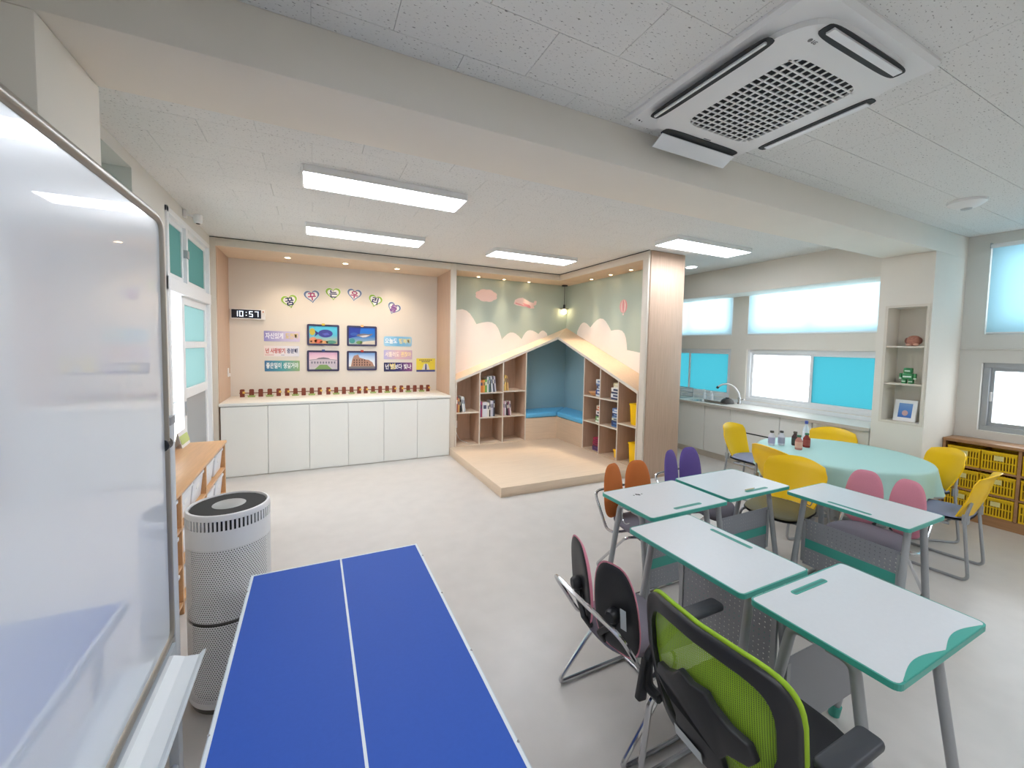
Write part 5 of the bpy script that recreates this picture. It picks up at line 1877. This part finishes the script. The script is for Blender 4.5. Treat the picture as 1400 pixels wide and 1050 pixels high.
def crate(w, d_, h):
    """open crate; slotted walls built as bars"""
    t = thing('plastic_crate', 'x', 'crate')
    m = MB()
    m.box(-d_/2, d_/2, -w/2, w/2, 0, .006)
    th = .005
    for s in (-1, 1):
        n1 = 11
        for k in range(n1+1):
            y = -w/2+.006+(w-.012)*k/n1
            m.box(s*d_/2-th/2, s*d_/2+th/2, y-.0045, y+.0045, .006, h-.02)
        n2 = 12
        for k in range(n2+1):
            x = -d_/2+.006+(d_-.012)*k/n2
            m.box(x-.0045, x+.0045, s*w/2-th/2, s*w/2+th/2, .006, h-.02)
    for z in (.012, h*.48, h-.028):
        for s in (-1, 1):
            m.box(s*d_/2-th*.6, s*d_/2+th*.6, -w/2, w/2, z-.006, z+.006)
            m.box(-d_/2, d_/2, s*w/2-th*.6, s*w/2+th*.6, z-.006, z+.006)
    m.build('slotted_wall', M_CRATE, t)
    MB().ring(rrect(d_+.014, w+.014, .012, 3), rrect(d_-.008, w-.008, .008, 3), h-.02, h).build('rim', M_CRATE, t, bevel=.002, seg=1)
    B(-d_/2-.006, -d_/2-.0032, -.032, .032, h*.56, h*.80).build('label_holder', mat('crate_label', (232, 220, 150), .5), t)
    B(-d_/2+.012, -d_/2+.018, -w/2+.008, w/2-.008, .008, h*.75).build('inner_shade_sheet', mat('crate_painted_shade', (150, 116, 30), .7), t)  # darker yellow sheet behind the slots, painted as the shade inside the crate
    return t


cr0 = None
rn = {0: 'bottom', 1: 'middle', 2: 'top'}
cn = {0: ('next to the pillar', 'second from the pillar'), 1: ('third from the pillar', 'fourth from the pillar'), 2: ('fifth from the pillar', 'sixth from the pillar')}
for c in range(2):
    a, b = ydv[c+1]+.011, ydv[c]-.011
    cwid = (b-a)/2-.018
    for r_ in (2, 1, 0):
        for k in range(2):
            y = b-(b-a)*(.25+.5*k)
            lb = 'yellow slotted crate in the %s row of the brown shelf, %s' % (rn[r_], cn[c][k])
            if cr0 is None:
                cr0 = crate(.232, .245, .195)
                o = cr0
            else:
                o = dup(cr0)
            o.location = (SXF+.135+random.uniform(-.006, .006), y, rows[r_]+.0008)
            o['label'] = lb
            o['group'] = 'yellow crates on the brown shelf'

# ================================================================== low wooden shelf by the door (left)
lx0, lx1 = XL+.012, -.745
ls = thing('low_shelf', 'low honey-coloured wooden shelf with white bins beside the door', 'shelf', (0, 0, 0))
ly0, ly1 = 2.42, 4.53
B(lx0, lx1+.012, ly0-.01, ly1+.012, .775, .80).build('top_board', M_HONEY, ls, bevel=.005)
lyd = [ly1-.011, 3.78, 3.13, ly0+.011]
for y in lyd:
    B(lx0, lx1, y-.011, y+.011, 0, .7745).build('upright', M_HONEY, ls)
for i in range(3):
    for z in (.08, .32, .555):
        B(lx0, lx1-.002, lyd[i+1]+.0115, lyd[i]-.0115, z-.018, z).build('shelf_board', M_HONEY, ls)
B(lx0, lx0+.008, ly0+.022, ly1-.022, .081, .774).build('back_board', M_HONEY, ls)
M_BINW = mat('translucent_white_bin', (228, 230, 236), .35)
wb0 = None
RN2 = {.08: 'bottom', .32: 'middle', .555: 'top'}
CN2 = ['nearest the door', 'in the middle bay', 'in the bay by the purifier']
for i in range(3):
    a, b = lyd[i+1]+.0115, lyd[i]-.0115
    for z in (.555, .32, .08):
        for k in range(2):
            y = b-(b-a)*(.25+.5*k)
            lb = 'white bin, %s row, %s, %s' % (RN2[z], CN2[i], ('doorward half', 'half away from door')[k])
            if wb0 is None:
                wb0 = thing('storage_bin', lb, 'bin', group='white bins in the honey-coloured shelf')
                v = [(sx*.16*.9, sy*.145*.9, 0) for sx, sy in ((-1, -1), (1, -1), (1, 1), (-1, 1))]+[(sx*.16, sy*.145, .17) for sx, sy in ((-1, -1), (1, -1), (1, 1), (-1, 1))]
                MB().add(v, [(3, 2, 1, 0), (0, 1, 5, 4), (1, 2, 6, 5), (2, 3, 7, 6), (3, 0, 4, 7), (4, 5, 6, 7)]).build('tub', M_BINW, wb0, bevel=.01)
                MB().ring(rrect(.335, .305, .02, 3), rrect(.30, .27, .015, 3), .1705, .19).build('rim', M_BINW, wb0, bevel=.003)
                B(.150, .156, -.04, .04, .10, .14).build('label_holder', M_WHITEP, wb0)
                o = wb0
            else:
                o = dup(wb0)
            o.location = ((lx0+lx1)/2+.008, y, z+.0008)
            o['label'] = lb
t = thing('desk_calendar', 'green and white tent card standing on the honey-coloured shelf', 'card', (-1.04, 4.42, .8005))
for s in (-1, 1):
    MB().add([(s*.03, -.12, 0), (s*.03, .12, 0), (0, .12, .13), (0, -.12, .13), (s*.033, -.12, 0), (s*.033, .12, 0), (s*.003, .12, .132), (s*.003, -.12, .132)], [(0, 1, 2, 3), (7, 6, 5, 4), (0, 4, 5, 1), (2, 6, 7, 3), (1, 5, 6, 2), (0, 3, 7, 4)]).build('leaf', M_WHITEP, t)
MB().add([(.0325, -.115, .03), (.0325, .115, .03), (.012, .115, .10), (.012, -.115, .10), (.0285, -.115, .03), (.0285, .115, .03), (.009, .115, .10), (.009, -.115, .10)], [(0, 1, 2, 3), (7, 6, 5, 4), (0, 4, 5, 1), (2, 6, 7, 3), (1, 5, 6, 2), (0, 3, 7, 4)]).build('green_print', mat('calendar_green', (190, 204, 130), .6), t)

# security camera above the door
t = thing('security_camera', 'small white camera on the left wall above the door', 'camera', (XL, at(272, 312, 0, -1.0)[1], 2.94))
B(.0006, .025, -.035, .035, -.035, .035).build('mount', M_WHITEP, t, bevel=.005)
MB().tube([(.025, 0, 0), (.09, -.02, -.02)], .012, 8).build('arm', M_WHITEP, t, smooth=True)
MB().lathe([(.02, -.05), (.034, -.045), (.038, -.02), (.038, .03), (.02, .038)], 18, (.12, -.03, -.035)).build('housing', M_WHITEP, t, smooth=True)
MB().lathe([(.014, -.056), (.018, -.0505)], 14, (.12, -.03, -.035)).build('lens', M_BLACK, t)

# ================================================================== things in the pillar niche
nx = PX+.11
# brown ceramic ornament
t = thing('clay_ornament', 'round pinkish brown clay ornament on the top niche shelf', 'ornament', (nx, (NY0+NY1)/2-.03, 1.8005))
M_CLAY = mat('clay', (168, 112, 92), .6, noise=.3, nscale=60)
MB().puff(superell(.115, .115, 2.4, 24), .035, .035, lambda a, b, c: (c, a, .056+b)).build('body', M_CLAY, t, smooth=True)
for s in (-1, 1):
    MB().puff(superell(.045, .07, 2, 14), .012, .012, lambda a, b, c: (c-.01, s*.05+a, .058+b)).build('ear', mat('clay_dark', (116, 72, 60), .6), t, smooth=True)
    MB().puff(superell(.05, .03, 2, 12), .012, .01, lambda a, b, c: (-.03+c, s*.03+a, .016+b)).build('paw', mat('clay_pale', (206, 160, 140), .6), t, smooth=True)
# green block toy
t = thing('block_toy', 'small green and white block toy standing on the middle niche shelf', 'toy', (nx-.02, (NY0+NY1)/2-.01, 1.4005))
M_GR = mat('toy_green', (58, 140, 88), .5)
M_GRL = mat('toy_pale', (208, 230, 214), .5)
for s in (-1, 1):
    B(-.02, .02, s*.028-.02, s*.028+.02, 0, .045).build('leg', M_GR, t, bevel=.005)
    B(-.021, -.0202, s*.028-.016, s*.028+.016, .018, .028).build('leg_band', M_GRL, t)
    B(-.016, .016, s*.058-.010, s*.058+.010, .062, .108).build('arm', M_GR, t, bevel=.005)
    B(-.018, .018, s*.060-.012, s*.060+.012, .048, .0615).build('hand', M_GRL, t, bevel=.003)
B(-.024, .024, -.044, .044, .0455, .110).build('torso', M_GR, t, bevel=.006)
B(-.0255, -.0242, -.035, .035, .066, .082).build('chest_band', M_GRL, t)
B(-.024, .024, -.036, .036, .111, .168).build('head', M_GR, t, bevel=.010)
B(-.0255, -.0242, -.022, .022, .128, .142).build('face_band', M_GRL, t)
# photo frame
t = thing('photo_frame', 'white photo frame with a blue picture leaning in the bottom niche', 'photo frame', (nx-.02, (NY0+NY1)/2+.0, NZ0+.0008))
R = Matrix.Rotation(RAD(12), 3, 'Y')


def tilt(m_):
    m_.v = [tuple(R @ Vector(q)) for q in m_.v]
    return m_


tilt(MB().ring(rrect(.185, .23, .004, 1, 0, .116), rrect(.115, .155, .002, 1, 0, .118), -.008, .008, 'x')).build('frame', M_WHITEP, t)
tilt(B(-.003, .006, -.0575, .0575, .0405, .1955)).build('picture', ramp_mat('photo_blue', [(60, 110, 190), (90, 140, 206), (120, 160, 210)], 'Z', .04, .2), t)
tilt(MB().prism(superell(.05, .06, 2, 14, 0, .09), -.0042, -.0031, 'x')).build('picture_shape', mat('photo_shape', (206, 170, 170), .5), t)
tilt(B(.0085, .011, -.02, .02, .02, .20)).build('easel', M_GREYT, t)
